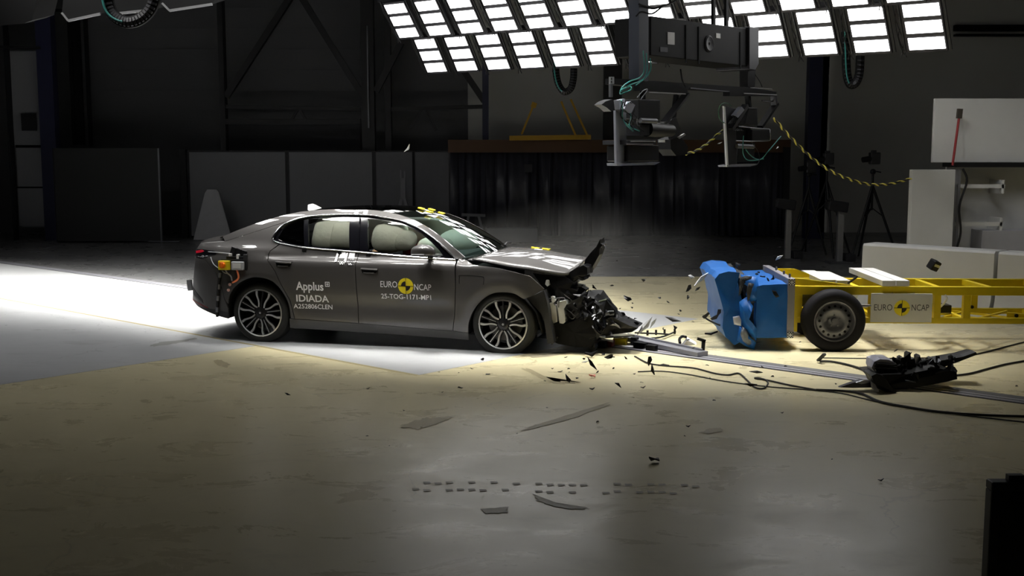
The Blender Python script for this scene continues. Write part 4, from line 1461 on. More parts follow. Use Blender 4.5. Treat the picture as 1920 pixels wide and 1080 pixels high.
blue_loft('crush_block_core', [(1384, 522), (1404, 518), (1420, 540), (1418, 560), (1420, 632), (1396, 632), (1392, 600), (1400, 575)], 0.14, 1.40, M_honey, 0.03, 8, 8)
def sheet(name, px, y, m, seed, bulge=0.03, t=0.006, ydir=None):
    """torn cladding sheet: outline at side distance y (single value or one per point), gently creased"""
    ys = y if isinstance(y, (list, tuple)) else [y] * len(px)
    P = [tl(a, b, yy) for (a, b), yy in zip(px, ys)]
    c = sum(P, Vector()) / len(P) + Vector((0, -bulge, 0))
    n = len(P)
    mid = [p.lerp(c, 0.5) + Vector((0, -bulge * 0.5, 0)) for p in P]
    o = Vector((0, t, 0))
    vs = [p for p in P] + mid + [c] + [p + o for p in P]
    fs = []
    for i in range(n):
        j = (i + 1) % n
        fs += [(i, j, j + n, i + n), (i + n, j + n, 2 * n), (i + 2 * n + 1, i, j, j + 2 * n + 1)] if False else [(i, j, j + n, i + n), (i + n, j + n, 2 * n)]
    return MB().add(vs, fs, True).build(name, m, TRY, angle=30, solid=t, recalc=True)
sheet('torn_cladding', [(1388, 514), (1420, 520), (1424, 546), (1418, 562), (1406, 566), (1398, 552), (1404, 536), (1392, 530)], [0.10, 0.05, 0.03, 0.02, 0.05, 0.06, 0.08, 0.10], M_blue, 1)
sheet('torn_cladding', [(1386, 566), (1400, 556), (1412, 574), (1404, 600), (1420, 618), (1418, 640), (1396, 618), (1388, 596)], [0.04, 0.05, 0.0, 0.02, 0.0, 0.04, 0.06, 0.06], M_blue, 2, 0.05)
sheet('torn_cladding', [(1386, 612), (1398, 620), (1408, 634), (1418, 642), (1414, 656), (1396, 648), (1382, 638)], [0.08, 0.05, 0.02, 0.04, 0.06, 0.06, 0.08], M_blue, 3, 0.02)
sheet('bare_tear', [(1392, 612), (1400, 618), (1406, 632), (1412, 642), (1404, 648), (1393, 640), (1388, 626)], 0.035, mat('torn_honeycomb', (112, 116, 124), 0.5, 0.5, var=0.4, scale=40, bump=0.5, bscale=50), 4, 0.01)
sheet('bare_tear', [(1374, 594), (1386, 592), (1390, 600), (1389, 611), (1376, 608)], 0.045, mat('torn_foil', (176, 178, 190), 0.35, 0.5), 5, 0.0)
sheet('bare_tear', [(1387, 520), (1398, 517), (1410, 518), (1408, 526), (1396, 530), (1390, 548), (1385, 556), (1386, 538)], 0.06, M_honey, 6, 0.0)
sheet('scrape_mark', [(1403, 530), (1414, 532), (1410, 542), (1405, 560), (1402, 566), (1400, 548)], 0.02, M_torn2, 9, 0.0)
sheet('scrape_mark', [(1447, 544), (1455, 546), (1461, 556), (1455, 558), (1450, 552)], 0.012, M_torn, 10, 0.0)
MB().tube(spline([tl(a, b, 0.06) for a, b in ((1406, 568), (1420, 566), (1434, 565))], 4), 0.008, 6).build('scrape_mark', M_torn2, TRY)
for k, (a, b, s) in enumerate([(1432, 519, .05), (1440, 524, .04), (1449, 523, .05), (1448, 529, .03), (1419, 514, .05), (1386, 500, .10), (1374, 502, .07), (1455, 516, .04), (1422, 510, .04)]):
    p = tl(a, b, 0.25 + 0.09 * k)
    shard_at('caught_fragment', p, s, M_torn, TRY, RND)

# black trim strips still stuck to the block
st = MB()
st.tube(spline([tl(a, b, 0.25) for a, b in ((1361, 613), (1345, 608), (1328, 600), (1318, 592))], 5), 0.02, 8, flat=0.5)
st.prism([(1316, 594), (1328, 585), (1331, 588), (1324, 596), (1320, 598)], lambda u, v, d: tl(u, v, d), 0.22, 0.28)
st.prism([(1331, 598), (1338, 593), (1344, 590), (1346, 580), (1352, 580), (1352, 586), (1347, 592), (1344, 598), (1336, 600)], lambda u, v, d: tl(u, v, d), 0.24, 0.28)
st.build('caught_trim', M_torn2, TRY, recalc=True)

# ================================================================== WRECKAGE LYING ON THE TRACK
def floor_thing(name, label, cat, px, py, rz=0.0):
    p = onz(px, py)
    o = empty(name, (p.x, p.y, 0), rz)
    return tag(o, label, cat)
def rel(o, px, py, z=None, Y=None):
    """point in the frame of thing o seen at px,py: at height z or depth Y"""
    p = onz(px, py, z) if z is not None else at(px, py, Y)
    q = p - o.location
    c, s = math.cos(-o.rotation_euler.z), math.sin(-o.rotation_euler.z)
    return Vector((q.x * c - q.y * s, q.x * s + q.y * c, q.z))

# torn bumper
BC = floor_thing('torn_bumper', 'torn black car bumper lying across the guide rail right of the trolley wheel', 'car bumper', 1700, 728)
YB = BC.location.y
def slabpx(parent, name, px, Y0, Y1, m, jit=0.01, seed=1, zmin=0.012):
    rnd = random.Random(seed)
    a = [at(x, y, Y0) - parent.location for x, y in px]
    rows = []
    for L in range(4):
        f = L / 3
        rows.append([Vector((p.x + rnd.uniform(-jit, jit), p.y + (Y1 - Y0) * f + rnd.uniform(-jit, jit), max(zmin, p.z + rnd.uniform(-jit, jit)))) for p in a])
    b = MB().grid(rows, False, True)
    n = len(a)
    b.add(rows[0], [tuple(range(n))])
    b.add(rows[-1], [tuple(range(n))[::-1]])
    return b.build(name, m, parent, recalc=True)
slabpx(BC, 'cover_lower', [(1640, 706), (1660, 702), (1700, 700), (1760, 690), (1785, 695), (1792, 700), (1792, 708), (1775, 716), (1730, 722), (1700, 732), (1680, 728), (1655, 722)], YB - 0.1, YB + 0.35, M_torn, 0.012, 1)
slabpx(BC, 'cover_blade', [(1700, 704), (1720, 692), (1765, 676), (1805, 668), (1830, 661), (1832, 665), (1800, 676), (1760, 692), (1730, 702), (1705, 710)], YB + 0.2, YB + 0.42, M_torn, 0.008, 2)
slabpx(BC, 'grille', [(1640, 678), (1650, 672), (1668, 674), (1682, 682), (1684, 700), (1660, 704), (1642, 700), (1636, 690)], YB, YB + 0.22, mat('grille_silver', (196, 196, 212), 0.3, 0.3), 0.008, 3)
for k in range(4):
    slabpx(BC, 'grille_bar', [(1642, 681 + 6 * k), (1682, 684 + 5 * k), (1682, 686 + 5 * k), (1642, 684 + 6 * k)], YB - 0.03, YB, M_torn, 0.003, 4 + k)
slabpx(BC, 'end_cap', [(1634, 704), (1642, 700), (1656, 706), (1668, 722), (1682, 742), (1676, 746), (1662, 742), (1650, 730), (1640, 718)], YB - 0.22, YB - 0.02, M_torn, 0.008, 9)
slabpx(BC, 'end_cap_lining', [(1634, 716), (1642, 722), (1648, 734), (1644, 736), (1636, 728)], YB - 0.24, YB - 0.20, mat('lining_grey', (140, 140, 148), 0.4, 0.4), 0.004, 10)
slabpx(BC, 'pointed_flap', [(1574, 727), (1600, 718), (1618, 714), (1636, 716), (1640, 727), (1600, 728)], YB - 0.14, YB - 0.06, mat('torn_violet_black', (34, 32, 48), 0.3), 0.004, 11)
slabpx(BC, 'flap_glint', [(1606, 718), (1622, 712), (1634, 714), (1630, 718), (1616, 720)], YB - 0.16, YB - 0.14, M_bare, 0.003, 12)
for k, (x, y, h) in enumerate([(1682, 682, 18), (1692, 678, 20), (1704, 672, 28), (1712, 680, 22), (1724, 676, 22), (1735, 682, 16), (1746, 678, 16), (1690, 690, 16), (1716, 690, 14), (1700, 692, 14)]):
    slabpx(BC, 'mounting_tab', [(x - 4, y + h * .7), (x - 3, y - h * .3), (x + 2, y - h * .4), (x + 6, y + h * .2), (x + 7, y + h * .7)], YB + 0.02 + .02 * k, YB + 0.12 + .02 * k, M_torn2 if k % 3 == 0 else M_torn, 0.006, 20 + k)
slabpx(BC, 'cover_strip', [(1698, 713), (1716, 715), (1718, 718), (1700, 716)], YB - 0.13, YB - 0.10, M_bare, 0.002, 40)

rb_ = random.Random(17)
for k in range(34):
    x = rb_.uniform(1650, 1790)
    y = 690 - 0.10 * (x - 1650) + rb_.uniform(-10, 24)
    p = at(x, y, YB + rb_.uniform(-0.14, 0.22)) - BC.location
    p.z = max(p.z, 0.03)
    shard_at('torn_fragment', p, rb_.uniform(0.04, 0.13), rb_.choice((M_torn, M_torn, M_torn, M_torn2, M_bare)), BC, rb_)

# grey beam with a black post at its end
BM = floor_thing('impact_beam', 'long grey metal beam lying on the track with a black post at its end', 'metal beam', 1250, 656)
b = MB()
a, c = rel(BM, 1178, 634, 0.05), rel(BM, 1318, 664, 0.03)
b.bar(a, c, 0.16, 0.05)
b.bar(a + Vector((0, .06, .035)), c + Vector((0, .06, .035)), 0.02, 0.03)
b.build('beam', mat('beam_grey', (150, 151, 158), 0.35, 0.6), BM, bevel=0.006)
pf = rel(BM, 1318, 666, 0.0)
b = MB()
b.box(pf + Vector((0, 0, 0.085)), (0.035, 0.03, 0.15), (0, R(3), 0))
b.box(pf + Vector((-0.02, 0, 0.165)), (0.09, 0.03, 0.03), (0, R(18), 0))
b.build('end_post', M_black, BM)
MB().box(pf + Vector((0.0, 0, 0.015)), (0.09, 0.07, 0.03)).build('post_foot', M_steel, BM)

# tow sled on the rail
SL = floor_thing('tow_sled', 'yellow and red tow sled on the guide rail below the wreckage', 'tow sled', 1160, 645)
for name, x0, x1, y, m in (('sled_body', 1150, 1176, 639, M_yellow), ('sled_clamp', 1137, 1150, 643, mat('dull_red', (140, 60, 50), 0.5)), ('sled_roller', 1118, 1137, 645, M_torn)):
    p, q = rel(SL, x0, y, 0.04), rel(SL, x1, y + 1, 0.04)
    MB().bar(p, q, 0.10, 0.07).build(name, m, SL, bevel=0.006)
MB().bar(rel(SL, 1118, 632, 0.13), rel(SL, 1180, 628, 0.10), 0.16, 0.015).build('sled_plate', mat('olive_plate', (88, 86, 70), 0.5, 0.4), SL)
MB().bar(rel(SL, 1120, 634, 0.10), rel(SL, 1150, 640, 0.07), 0.02, 0.02).build('sled_link', M_bare, SL)
for k, (x, y, w_) in enumerate([(1190, 648, 12), (1201, 653, 26), (1222, 658, 20)]):
    p = onz(x, y)
    o = MB().box((0, 0, 0.03), (w_ / 170, 0.07, 0.06 if k else 0.12), (0, 0, R(-40))).build('rail_block', M_torn, None, bevel=0.006, loc=(p.x, p.y, 0.006))
    tag(o, ['tall narrow black block on the guide rail nearest the tow sled', 'long dark block lying on the guide rail between two others', 'short dark block on the guide rail furthest from the tow sled'][k], 'block', 'black blocks on the rail')

# curved trim strip with studs
CS = floor_thing('curved_trim_strip', 'thin curved black trim strip with studs lying on the floor by the splitter', 'trim strip', 1225, 634)
b = MB()
b.tube(spline([rel(CS, x, y, 0.03) for x, y in ((1186, 631), (1210, 634), (1235, 633), (1254, 627), (1266, 622))], 5), 0.014, 7, flat=0.7)
b.tube(spline([rel(CS, x, y, 0.06) for x, y in ((1190, 624), (1215, 625), (1240, 626), (1254, 627))], 5), 0.010, 7)
b.build('strip', M_torn, CS)
for x, y in ((1214, 626), (1230, 625), (1246, 624), (1265, 623)):
    p = rel(CS, x, y + 3, 0.03)
    MB().cyl(p, p + Vector((0, 0, 0.06)), 0.013, n=8).build('stud', M_torn, CS)

# silver chunk, translucent splinters, foam dust
CK = floor_thing('lamp_chunk', 'broken silver headlamp chunk with black rim lying beside the grey beam', 'broken headlamp', 1285, 645)
shard_at('lamp_shell', rel(CK, 1287, 640, 0.06), 0.14, mat('lamp_silver', (176, 178, 184), 0.3, 0.6), CK, random.Random(5), 0.02)
MB().tube(spline([rel(CK, x, y, 0.08) for x, y in ((1275, 643), (1274, 636), (1279, 631), (1286, 632))], 4), 0.016, 7).build('lamp_rim', M_torn, CK)

# cables on the floor
def floor_cable(pxs, r, label, z=None):
    z = r + 0.002 if z is None else z
    pts = spline([tuple(onz(x, y, z)) for x, y in pxs], 6)
    o = MB().tube(pts, r, 6).build('floor_cable', M_cable)
    tag(o, label, 'cable', 'cables on the floor')
floor_cable([(1190, 668), (1216, 681), (1250, 686), (1300, 690), (1340, 700), (1365, 703), (1385, 700), (1400, 712), (1415, 726), (1432, 728), (1440, 718), (1432, 711), (1415, 709), (1440, 713), (1480, 722), (1530, 731)], 0.008, 'thin dark cable with a loop lying in front of the guide rail')
floor_cable([(1530, 731), (1580, 733), (1615, 738), (1650, 753), (1700, 763), (1760, 772), (1840, 778), (1925, 781)], 0.011, 'thick dark cable curving past the front of the torn bumper')
floor_cable([(1196, 697), (1240, 696), (1290, 702), (1360, 715), (1440, 725), (1520, 731), (1580, 738), (1640, 752), (1720, 766), (1820, 780), (1925, 792)], 0.006, 'thinnest dark cable running nearest the camera along the rail')
floor_cable([(1537, 677), (1560, 678), (1590, 684), (1615, 692), (1634, 702), (1650, 708)], 0.011, 'dark cable from under the trolley wheel to the torn bumper')
floor_cable([(1792, 704), (1820, 700), (1850, 692), (1885, 683), (1925, 676)], 0.010, 'dark cable leaving the torn bumper towards the right edge')
floor_cable([(1831, 664), (1860, 657), (1890, 649), (1925, 640)], 0.008, 'faint dark cable beyond the torn bumper near the trolley shadow')
floor_cable([(1538, 671), (1640, 672), (1740, 671), (1800, 669)], 0.006, 'straight thin cable behind the torn bumper under the trolley')
WG = floor_thing('wheel_chock', 'small grey bracket under the trolley wheel', 'bracket', 1540, 675)
MB().bar(rel(WG, 1534, 676, 0.02), rel(WG, 1546, 664, 0.10), 0.04, 0.02).build('bracket_leg', M_torn2, WG)

# small fragments: those on the floor and those still in the air
frag_mesh = []
rf = random.Random(21)
for k in range(8):
    b = shard_mesh(1.0, rf, 0.09)
    me = bpy.data.meshes.new('fragment')
    me.from_pydata(b.v, [], b.f)
    me.update()
    frag_mesh.append(me)
fm = {}
def fragment(p, s, m, kind, label, group, stretch=1.0, name='plastic_fragment'):
    me = rf.choice(frag_mesh)
    key = (me.name, m.name)
    if key not in fm:
        fm[key] = me.copy()
        fm[key].materials.append(m)
    o = bpy.data.objects.new(name, fm[key])
    col.objects.link(o)
    o.location = p
    o.scale = (s * stretch, s, s)
    if kind == 'floor':
        o.rotation_euler = (rf.uniform(-.2, .2), rf.uniform(-.2, .2), rf.uniform(-.6, .6))
    else:
        o.rotation_euler = (rf.uniform(1.0, 2.1), rf.uniform(-1.2, 1.2), rf.uniform(-.6, .6))
    tag(o, label, 'fragment', group)
    return o
LF = 'small black plastic fragment lying on the floor in front of the wreck'
GF = 'black fragments lying on the floor'
for x, y, s in [(885, 692, 6), (860, 698, 3), (823, 697, 4), (914, 700, 11), (829, 736, 6), (863, 725, 10), (690, 729, 5), (1035, 692, 5), (1049, 698, 9), (1066, 690, 6), (1067, 697, 4), (1110, 730, 8), (1026, 764, 4), (1120, 789, 7), (1203, 716, 6), (1206, 727, 7), (1189, 702, 5), (1339, 750, 8), (1466, 775, 6), (1290, 800, 7), (1284, 818, 5), (1227, 864, 22), (1652, 901, 8), (689, 817, 5), (1906, 722, 6), (1430, 690, 8), (1448, 704, 8), (1473, 686, 6), (1326, 684, 6), (1567, 718, 6), (1330, 708, 5), (1060, 671, 8), (1150, 668, 7), (969, 813, 4), (1022, 714, 4), (1188, 745, 4), (1246, 684, 14), (1723, 768, 6), (790, 800, 4), (757, 770, 4), (1105, 668, 22), (1300, 604, 5), (1330, 628, 22), (1500, 640, 5), (730, 835, 3), (1560, 860, 4)]:
    p = onz(x, y, 0.012)
    fragment(p, s / (F_PX / p.y) * 0.8, M_torn, 'floor', LF, GF, 1.4 if s > 8 else 1.0)
RS = fragment(onz(1112, 706, 0.012), 0.06, mat('red_shard', (214, 120, 104), 0.5), 'floor', 'small reddish fragment lying alone on the floor in front of the wreck', None)
LA = 'small black plastic fragment flying between the car and the blue block'
GA = 'black fragments in the air'
CARY = 12.2
for x, y, s, Y in [(1113, 538, 9, 12.4), (1148, 535, 7, 12.6), (1207, 525, 8, 13), (1209, 524, 5, 12), (1291, 542, 12, 12.5), (1308, 541, 9, 12.2), (1236, 558, 7, 12.3), (1290, 557, 9, 12.4), (1253, 566, 7, 12.8), (1186, 568, 4, 12.5), (1185, 577, 5, 12.4), (1162, 579, 5, 12.3), (1276, 582, 6, 12.5), (1273, 589, 5, 12.5), (1190, 597, 5, 12.3), (1176, 597, 8, 12.2), (1175, 560, 12, 12.1), (1170, 588, 10, 12.2), (1195, 605, 11, 12), (1262, 599, 14, 12.2), (1243, 616, 5, 12), (1266, 615, 9, 12), (1291, 637, 9, 11.6), (1300, 652, 6, 11.6), (1095, 672, 6, 10.9), (1110, 681, 18, 10.8), (1132, 663, 8, 11), (1142, 670, 12, 11), (1174, 671, 9, 11), (1217, 677, 14, 11), (1224, 704, 14, 10.7), (1420, 722, 16, 10.6), (1064, 749, 13, 10.3), (1081, 750, 6, 10.3), (1159, 783, 10, 10), (1405, 792, 14, 10), (1681, 656, 9, 11.2), (1120, 712, 7, 10.6), (541, 816, 10, 9.6), (1286, 464, 4, 14), (1271, 453, 3, 14), (1293, 445, 3, 14), (1312, 460, 4, 14), (1157, 489, 4, 12.5), (1340, 440, 3, 14), (904, 674, 8, 11.2), (1150, 700, 5, 10.8)]:
    p = at(x, y, Y)
    p.z = max(p.z, 0.05)
    fragment(p, s / (F_PX / Y) * 0.85, M_torn, 'air', LA, GA, 1.5 if s > 11 else 1.0)
M_clear = mat('pale_fragment', (206, 208, 210), 0.4, var=0.1)
LP = 'small pale fragment flying in the air'
for x, y, s, Y, lab in [(1317, 520, 22, 12.4, 'largest pale torn fragment flying left of the top of the blue block'), (1296, 518, 11, 12.6, 'narrow pale fragment flying just left of the largest pale one'), (765, 278, 9, 13, 'small pale sliver flying high above the car roof'), (1349, 268, 6, 14, 'small white fragment flying between the two hanging camera housings'), (1457, 277, 5, 14, 'small white fragment flying right of the hanging camera housing'), (1459, 484, 14, 12.6, 'white ring-shaped fragment flying above the trolley plate'), (1210, 610, 22, 12.2, 'pale crumpled foil fragment flying in front of the splitter'), (1225, 604, 14, 12.2, 'pale folded fragment just right of the crumpled foil fragment'), (1097, 678, 8, 11, 'white fragment on the floor below the crushed subframe')]:
    fragment(at(x, y, Y), s / (F_PX / Y) * 0.8, M_clear, 'air', lab, 'pale fragments', 1.5, 'pale_fragment')
# black cube tumbling in front of the low white wall
o = MB().box((0, 0, 0), (0.11, 0.10, 0.12)).build('flying_block', M_black, None, bevel=0.012, loc=at(1751, 497, 13.2))
o.rotation_euler = (0.4, 0.3, 0.5)
tag(o, 'black block with a white band flying in front of the low white wall', 'block')
MB().box((0, -0.051, 0.012), (0.085, 0.004, 0.03)).build('white_band', M_white, o)

# ================================================================== HANGING CAMERA GANTRY
A0 = at(1200, 100, 14.0)
RIG_RZ = math.atan2(NRM.y, NRM.x)
RC, RS_ = math.cos(RIG_RZ), math.sin(RIG_RZ)
def rig_local(P):
    dx, dy = P[0] - A0.x, P[1] - A0.y
    return Vector((dx * RC + dy * RS_, -dx * RS_ + dy * RC, P[2]))
def rp(px, py, d=0.0):
    o = rig_local((0, 0, CAM_H))
    v = rig_local(Vector((0, 0, CAM_H)) + ray(px, py)) - o
    return o + v * ((d - o.y) / v.y)
def rplate(name, px, d0, d1, m, parent, bevel=0.0):
    pts = [rp(x, y, d0) for x, y in px]
    n = len(pts)
    vs = pts + [p + Vector((0, d1 - d0, 0)) for p in pts]
    b = MB().add(vs, [tuple(range(n)), tuple(range(2 * n - 1, n - 1, -1))] + [(i, i + n, (i + 1) % n + n, (i + 1) % n) for i in range(n)])
    return b.build(name, m, parent, recalc=True, bevel=bevel)
def rbar(name, p, q, w, h, m, parent, d0=0.0, d1=0.0):
    return MB().bar(rp(p[0], p[1], d0), rp(q[0], q[1], d1), w, h).build(name, m, parent)
def rtube(name, px, r, m, parent, d=-0.1):
    return MB().tube(spline([rp(x, y, d + 0.03 * (k % 3)) for k, (x, y) in enumerate(px)], 5), r, 6).build(name, m, parent)
M_rig = mat('rig_black', (12, 12, 13), 0.6, spec=0.15)
M_rig2 = mat('rig_grey', (36, 36, 40), 0.5, 0.3)
M_post = mat('rig_blue_grey', (50, 54, 64), 0.5, 0.2)
M_pale = mat('housing_pale', (120, 122, 132), 0.45, 0.1)
M_teal = mat('teal_cable', (46, 122, 116), 0.5)
M_greencable = mat('green_cable', (40, 96, 62), 0.5)
RIG = empty('camera_gantry', (A0.x, A0.y, 0), RIG_RZ)
tag(RIG, 'black hanging gantry box with crossbars in front of the floodlights', 'gantry')
rplate('gantry_box', [(1220, 30), (1412, 55), (1412, 126), (1220, 104)], 0.0, 0.55, M_rig, RIG, 0.01)
rplate('box_end', [(1405, 50), (1423, 52), (1423, 120), (1416, 132), (1405, 130)], -0.04, 0.5, M_rig2, RIG, 0.01)
rplate('paper_label', [(1252, 60), (1265, 61), (1265, 84), (1252, 83)], -0.006, 0.0, M_white, RIG)
rplate('paper_tag', [(1343, 62), (1351, 63), (1351, 72), (1343, 71)], -0.006, 0.0, M_white, RIG)
rplate('type_plate', [(1238, 88), (1252, 89), (1252, 98), (1238, 97)], -0.006, 0.0, M_rig2, RIG)
c0 = rp(1330, 82, -0.01)
MB().lathe([(0.02, 0), (0.05, 0.0), (0.09, 0.012), (0.11, 0.0)], 30, Matrix.Translation(c0) @ Matrix.Rotation(R(90), 4, 'X')).build('fan_ring', M_rig2, RIG)
for x in (1286, 1310, 1388):
    rplate('box_seam', [(x, 38 + (x - 1220) * .13), (x + 2, 38 + (x - 1220) * .13), (x + 2, 110 + (x - 1220) * .115), (x, 110 + (x - 1220) * .115)], -0.01, 0.0, M_cut, RIG)
rplate('hanger_post', [(1198, -60), (1216, -60), (1216, 152), (1198, 150)], -0.05, 0.10, M_post, RIG)
rplate('hanger_post', [(1402, 118), (1418, 120), (1415, 164), (1402, 162)], 0.05, 0.18, M_rig, RIG)
rplate('hanger_post', [(1338, -60), (1342, -60), (1342, 52), (1338, 52)], 0.2, 0.24, M_rig, RIG)
rplate('hanger_post', [(1362, -60), (1366, -60), (1366, 54), (1362, 54)], 0.2, 0.24, M_rig, RIG)
rplate('crossbar', [(1150, 147), (1215, 151), (1408, 164), (1456, 172), (1456, 178), (1408, 174), (1215, 164), (1150, 158)], 0.0, 0.12, M_rig, RIG)
rplate('crossbar_edge', [(1295, 164), (1368, 171), (1368, 172.5), (1295, 166)], -0.01, 0.0, M_steel, RIG)
rplate('front_rail', [(1200, 160), (1288, 165), (1290, 174), (1200, 170)], -0.35, -0.25, M_rig, RIG)
rplate('rail_edge', [(1217, 172), (1286, 175), (1286, 177), (1217, 174)], -0.36, -0.35, M_alu, RIG)
rplate('side_rail', [(1368, 172), (1456, 176), (1458, 180), (1368, 180)], -0.28, -0.18, M_rig, RIG)
rplate('rail_edge', [(1395, 174), (1457, 177), (1457, 179), (1395, 176)], -0.29, -0.28, M_alu, RIG)
rplate('thin_rail', [(1408, 164), (1448, 166), (1448, 167), (1408, 165)], -0.05, -0.04, M_alu, RIG)
rplate('thin_rail', [(1430, 187), (1458, 190), (1458, 192), (1430, 190)], -0.2, -0.18, M_steel, RIG)
for a in (1144, 1150):
    rplate('small_frame', [(a, 144), (a + 1.5, 144), (a + 1.5, 157), (a, 157)], -0.02, 0.0, M_alu, RIG)
for y in (144, 150, 156):
    rplate('small_frame', [(1144, y), (1151, y), (1151, y + 1.3), (1144, y + 1.3)], -0.02, 0.0, M_alu, RIG)
rplate('frame_stem', [(1145, 157), (1149, 157), (1149, 182), (1145, 182)], 0.0, 0.03, M_steel, RIG)
rplate('end_clamp', [(1128, 196), (1136, 190), (1148, 186), (1152, 196), (1156, 206), (1146, 209), (1138, 202)], -0.05, 0.06, M_rig2, RIG)
for px in ([(1206, 95), (1208, 130), (1200, 145), (1182, 152), (1168, 162), (1162, 172)], [(1212, 100), (1213, 135), (1204, 150), (1184, 158), (1170, 166)], [(1219, 110), (1220, 130), (1210, 146), (1192, 160)], [(1163, 172), (1172, 166), (1182, 162), (1183, 168), (1172, 173), (1163, 176), (1165, 168), (1178, 163)]):
    rtube('teal_cable', px, 0.008, M_teal, RIG, -0.3)
rtube('loose_cable', [(1276, 130), (1279, 150), (1284, 162), (1288, 178)], 0.010, M_rig, RIG, -0.1)
rtube('loose_cable', [(1416, 140), (1424, 152), (1429, 163)], 0.006, M_rig2, RIG, 0.0)
rtube('loose_cable', [(1198, 8), (1210, 12), (1225, 16), (1240, 12), (1262, 4), (1275, -8)], 0.012, M_rig, RIG, -0.1)
rtube('loose_cable', [(1193, 30), (1203, 22), (1222, 26), (1240, 14)], 0.010, M_rig, RIG, -0.1)

HA = empty('camera_housing', (A0.x, A0.y, 0), RIG_RZ)
tag(HA, 'pale open camera housing with two black cameras hanging under the gantry, left of the pair', 'camera housing', 'hanging camera housings')
rplate('side_plate', [(1154, 207), (1174, 209), (1175, 306), (1156, 310)], -0.40, -0.37, M_pale, HA)
rplate('bottom_plate', [(1156, 306), (1238, 304), (1228, 309), (1157, 311)], -0.42, -0.28, M_pale, HA)
rplate('upper_camera', [(1198, 186), (1238, 187), (1238, 224), (1198, 222)], -0.45, -0.15, M_black, HA, 0.01)
rplate('lower_camera', [(1177, 273), (1236, 272), (1236, 302), (1177, 303)], -0.45, -0.15, M_black, HA, 0.01)
rplate('shelf', [(1176, 263), (1230, 262), (1230, 271), (1176, 271)], -0.50, -0.15, M_rig2, HA)
rplate('shelf_edge', [(1183, 264), (1229, 264), (1229, 266), (1183, 266)], -0.51, -0.50, M_alu, HA)
rplate('shelf_edge', [(1176, 269.5), (1225, 269.5), (1225, 271), (1176, 271)], -0.51, -0.50, M_alu, HA)
rplate('white_clip', [(1238, 262), (1247, 262), (1247, 267), (1238, 267)], -0.5, -0.47, M_white, HA)
MB().cyl(rp(1200, 226, -0.45), rp(1230, 227, -0.45), 0.03, n=16).build('tube_lens', M_steel, HA)
MB().cyl(rp(1212, 242, -0.35), rp(1258, 245, -0.30), 0.09, 0.075, n=20).build('lens', M_black, HA)
rplate('lens_mount', [(1200, 234), (1218, 234), (1218, 254), (1200, 254)], -0.42, -0.2, M_rig2, HA)
rplate('back_plate', [(1257, 226), (1268, 220), (1275, 240), (1273, 256), (1257, 262)], -0.25, -0.22, M_rig2, HA)
rplate('side_bracket', [(1160, 188), (1172, 185), (1174, 200), (1168, 212), (1162, 205)], -0.45, -0.38, M_pale, HA)
rplate('side_bracket', [(1174, 196), (1182, 190), (1191, 197), (1184, 212), (1171, 204)], -0.50, -0.42, M_pale, HA)
rbar('support_arm', (1245, 230), (1287, 176), 0.10, 0.03, M_rig2, HA, -0.28, -0.28)
rbar('hanger', (1268, 178), (1262, 226), 0.05, 0.05, M_rig, HA, -0.2, -0.2)
rbar('hanger', (1205, 168), (1205, 188), 0.05, 0.05, M_rig, HA, -0.3, -0.3)
rplate('motor', [(1257, 262), (1276, 255), (1290, 275), (1288, 290), (1268, 292), (1258, 280)], -0.3, -0.1, M_rig, HA)
rplate('motor_tab', [(1272, 257), (1284, 250), (1286, 253), (1275, 260)], -0.32, -0.3, M_alu, HA)
rg_ = random.Random(3)
for k in range(6):
    x0 = 1165 + 4 * k
    rtube('cable', [(x0, 190 + rg_.uniform(-4, 4)), (x0 + rg_.uniform(-6, 10), 205), (x0 + rg_.uniform(-4, 12), 220), (x0 + rg_.uniform(0, 18), 236), (x0 + 22, 246)], 0.007, M_teal if k % 3 == 0 else M_rig, HA, -0.5)
rtube('cable', [(1195, 182), (1206, 170), (1214, 168), (1206, 180), (1198, 192), (1192, 200)], 0.006, M_steel, HA, -0.45)

HB = empty('camera_housing', (A0.x, A0.y, 0), RIG_RZ)
tag(HB, 'pale open camera housing with bright left edge hanging under the gantry, right of the pair', 'camera housing', 'hanging camera housings')
rplate('side_plate', [(1357, 199), (1379, 204), (1382, 307), (1363, 313)], -0.28, -0.25, M_rig2, HB)
rplate('plate_edge', [(1357, 199), (1360, 200), (1366, 312), (1363, 313)], -0.30, -0.28, M_white, HB)
rplate('bottom_plate', [(1363, 310), (1376, 308), (1421, 307), (1410, 312), (1364, 313)], -0.30, -0.16, M_pale, HB)
rplate('upper_camera', [(1404, 202), (1420, 203), (1421, 234), (1396, 234)], -0.30, -0.05, M_black, HB, 0.01)
rplate('camera_edge', [(1404, 201), (1420, 202), (1420, 204), (1404, 203)], -0.31, -0.30, M_steel, HB)
rplate('middle_camera', [(1410, 243), (1443, 242), (1444, 263), (1410, 264)], -0.30, -0.10, M_black, HB, 0.008)
rtube('camera_guard', [(1385, 237), (1410, 240), (1440, 242), (1444, 248), (1444, 260), (1440, 264), (1410, 265), (1380, 264)], 0.008, M_steel, HB, -0.33)
MB().cyl(rp(1381, 274, -0.3), rp(1412, 275, -0.3), 0.03, n=16).build('tube_lens', M_steel, HB)
rplate('lower_camera', [(1385, 268), (1416, 268), (1414, 302), (1382, 304)], -0.22, -0.05, M_black, HB, 0.008)
rplate('mid_mount', [(1380, 238), (1408, 238), (1408, 262), (1380, 264)], -0.22, -0.05, M_rig, HB)
rbar('support_arm', (1369, 243), (1398, 198), 0.09, 0.05, M_rig2, HB, -0.3, -0.3)
rbar('support_arm', (1425, 238), (1455, 194), 0.09, 0.04, M_rig, HB, -0.2, -0.2)
rbar('hanger', (1402, 180), (1404, 203), 0.06, 0.06, M_rig, HB, -0.2, -0.2)
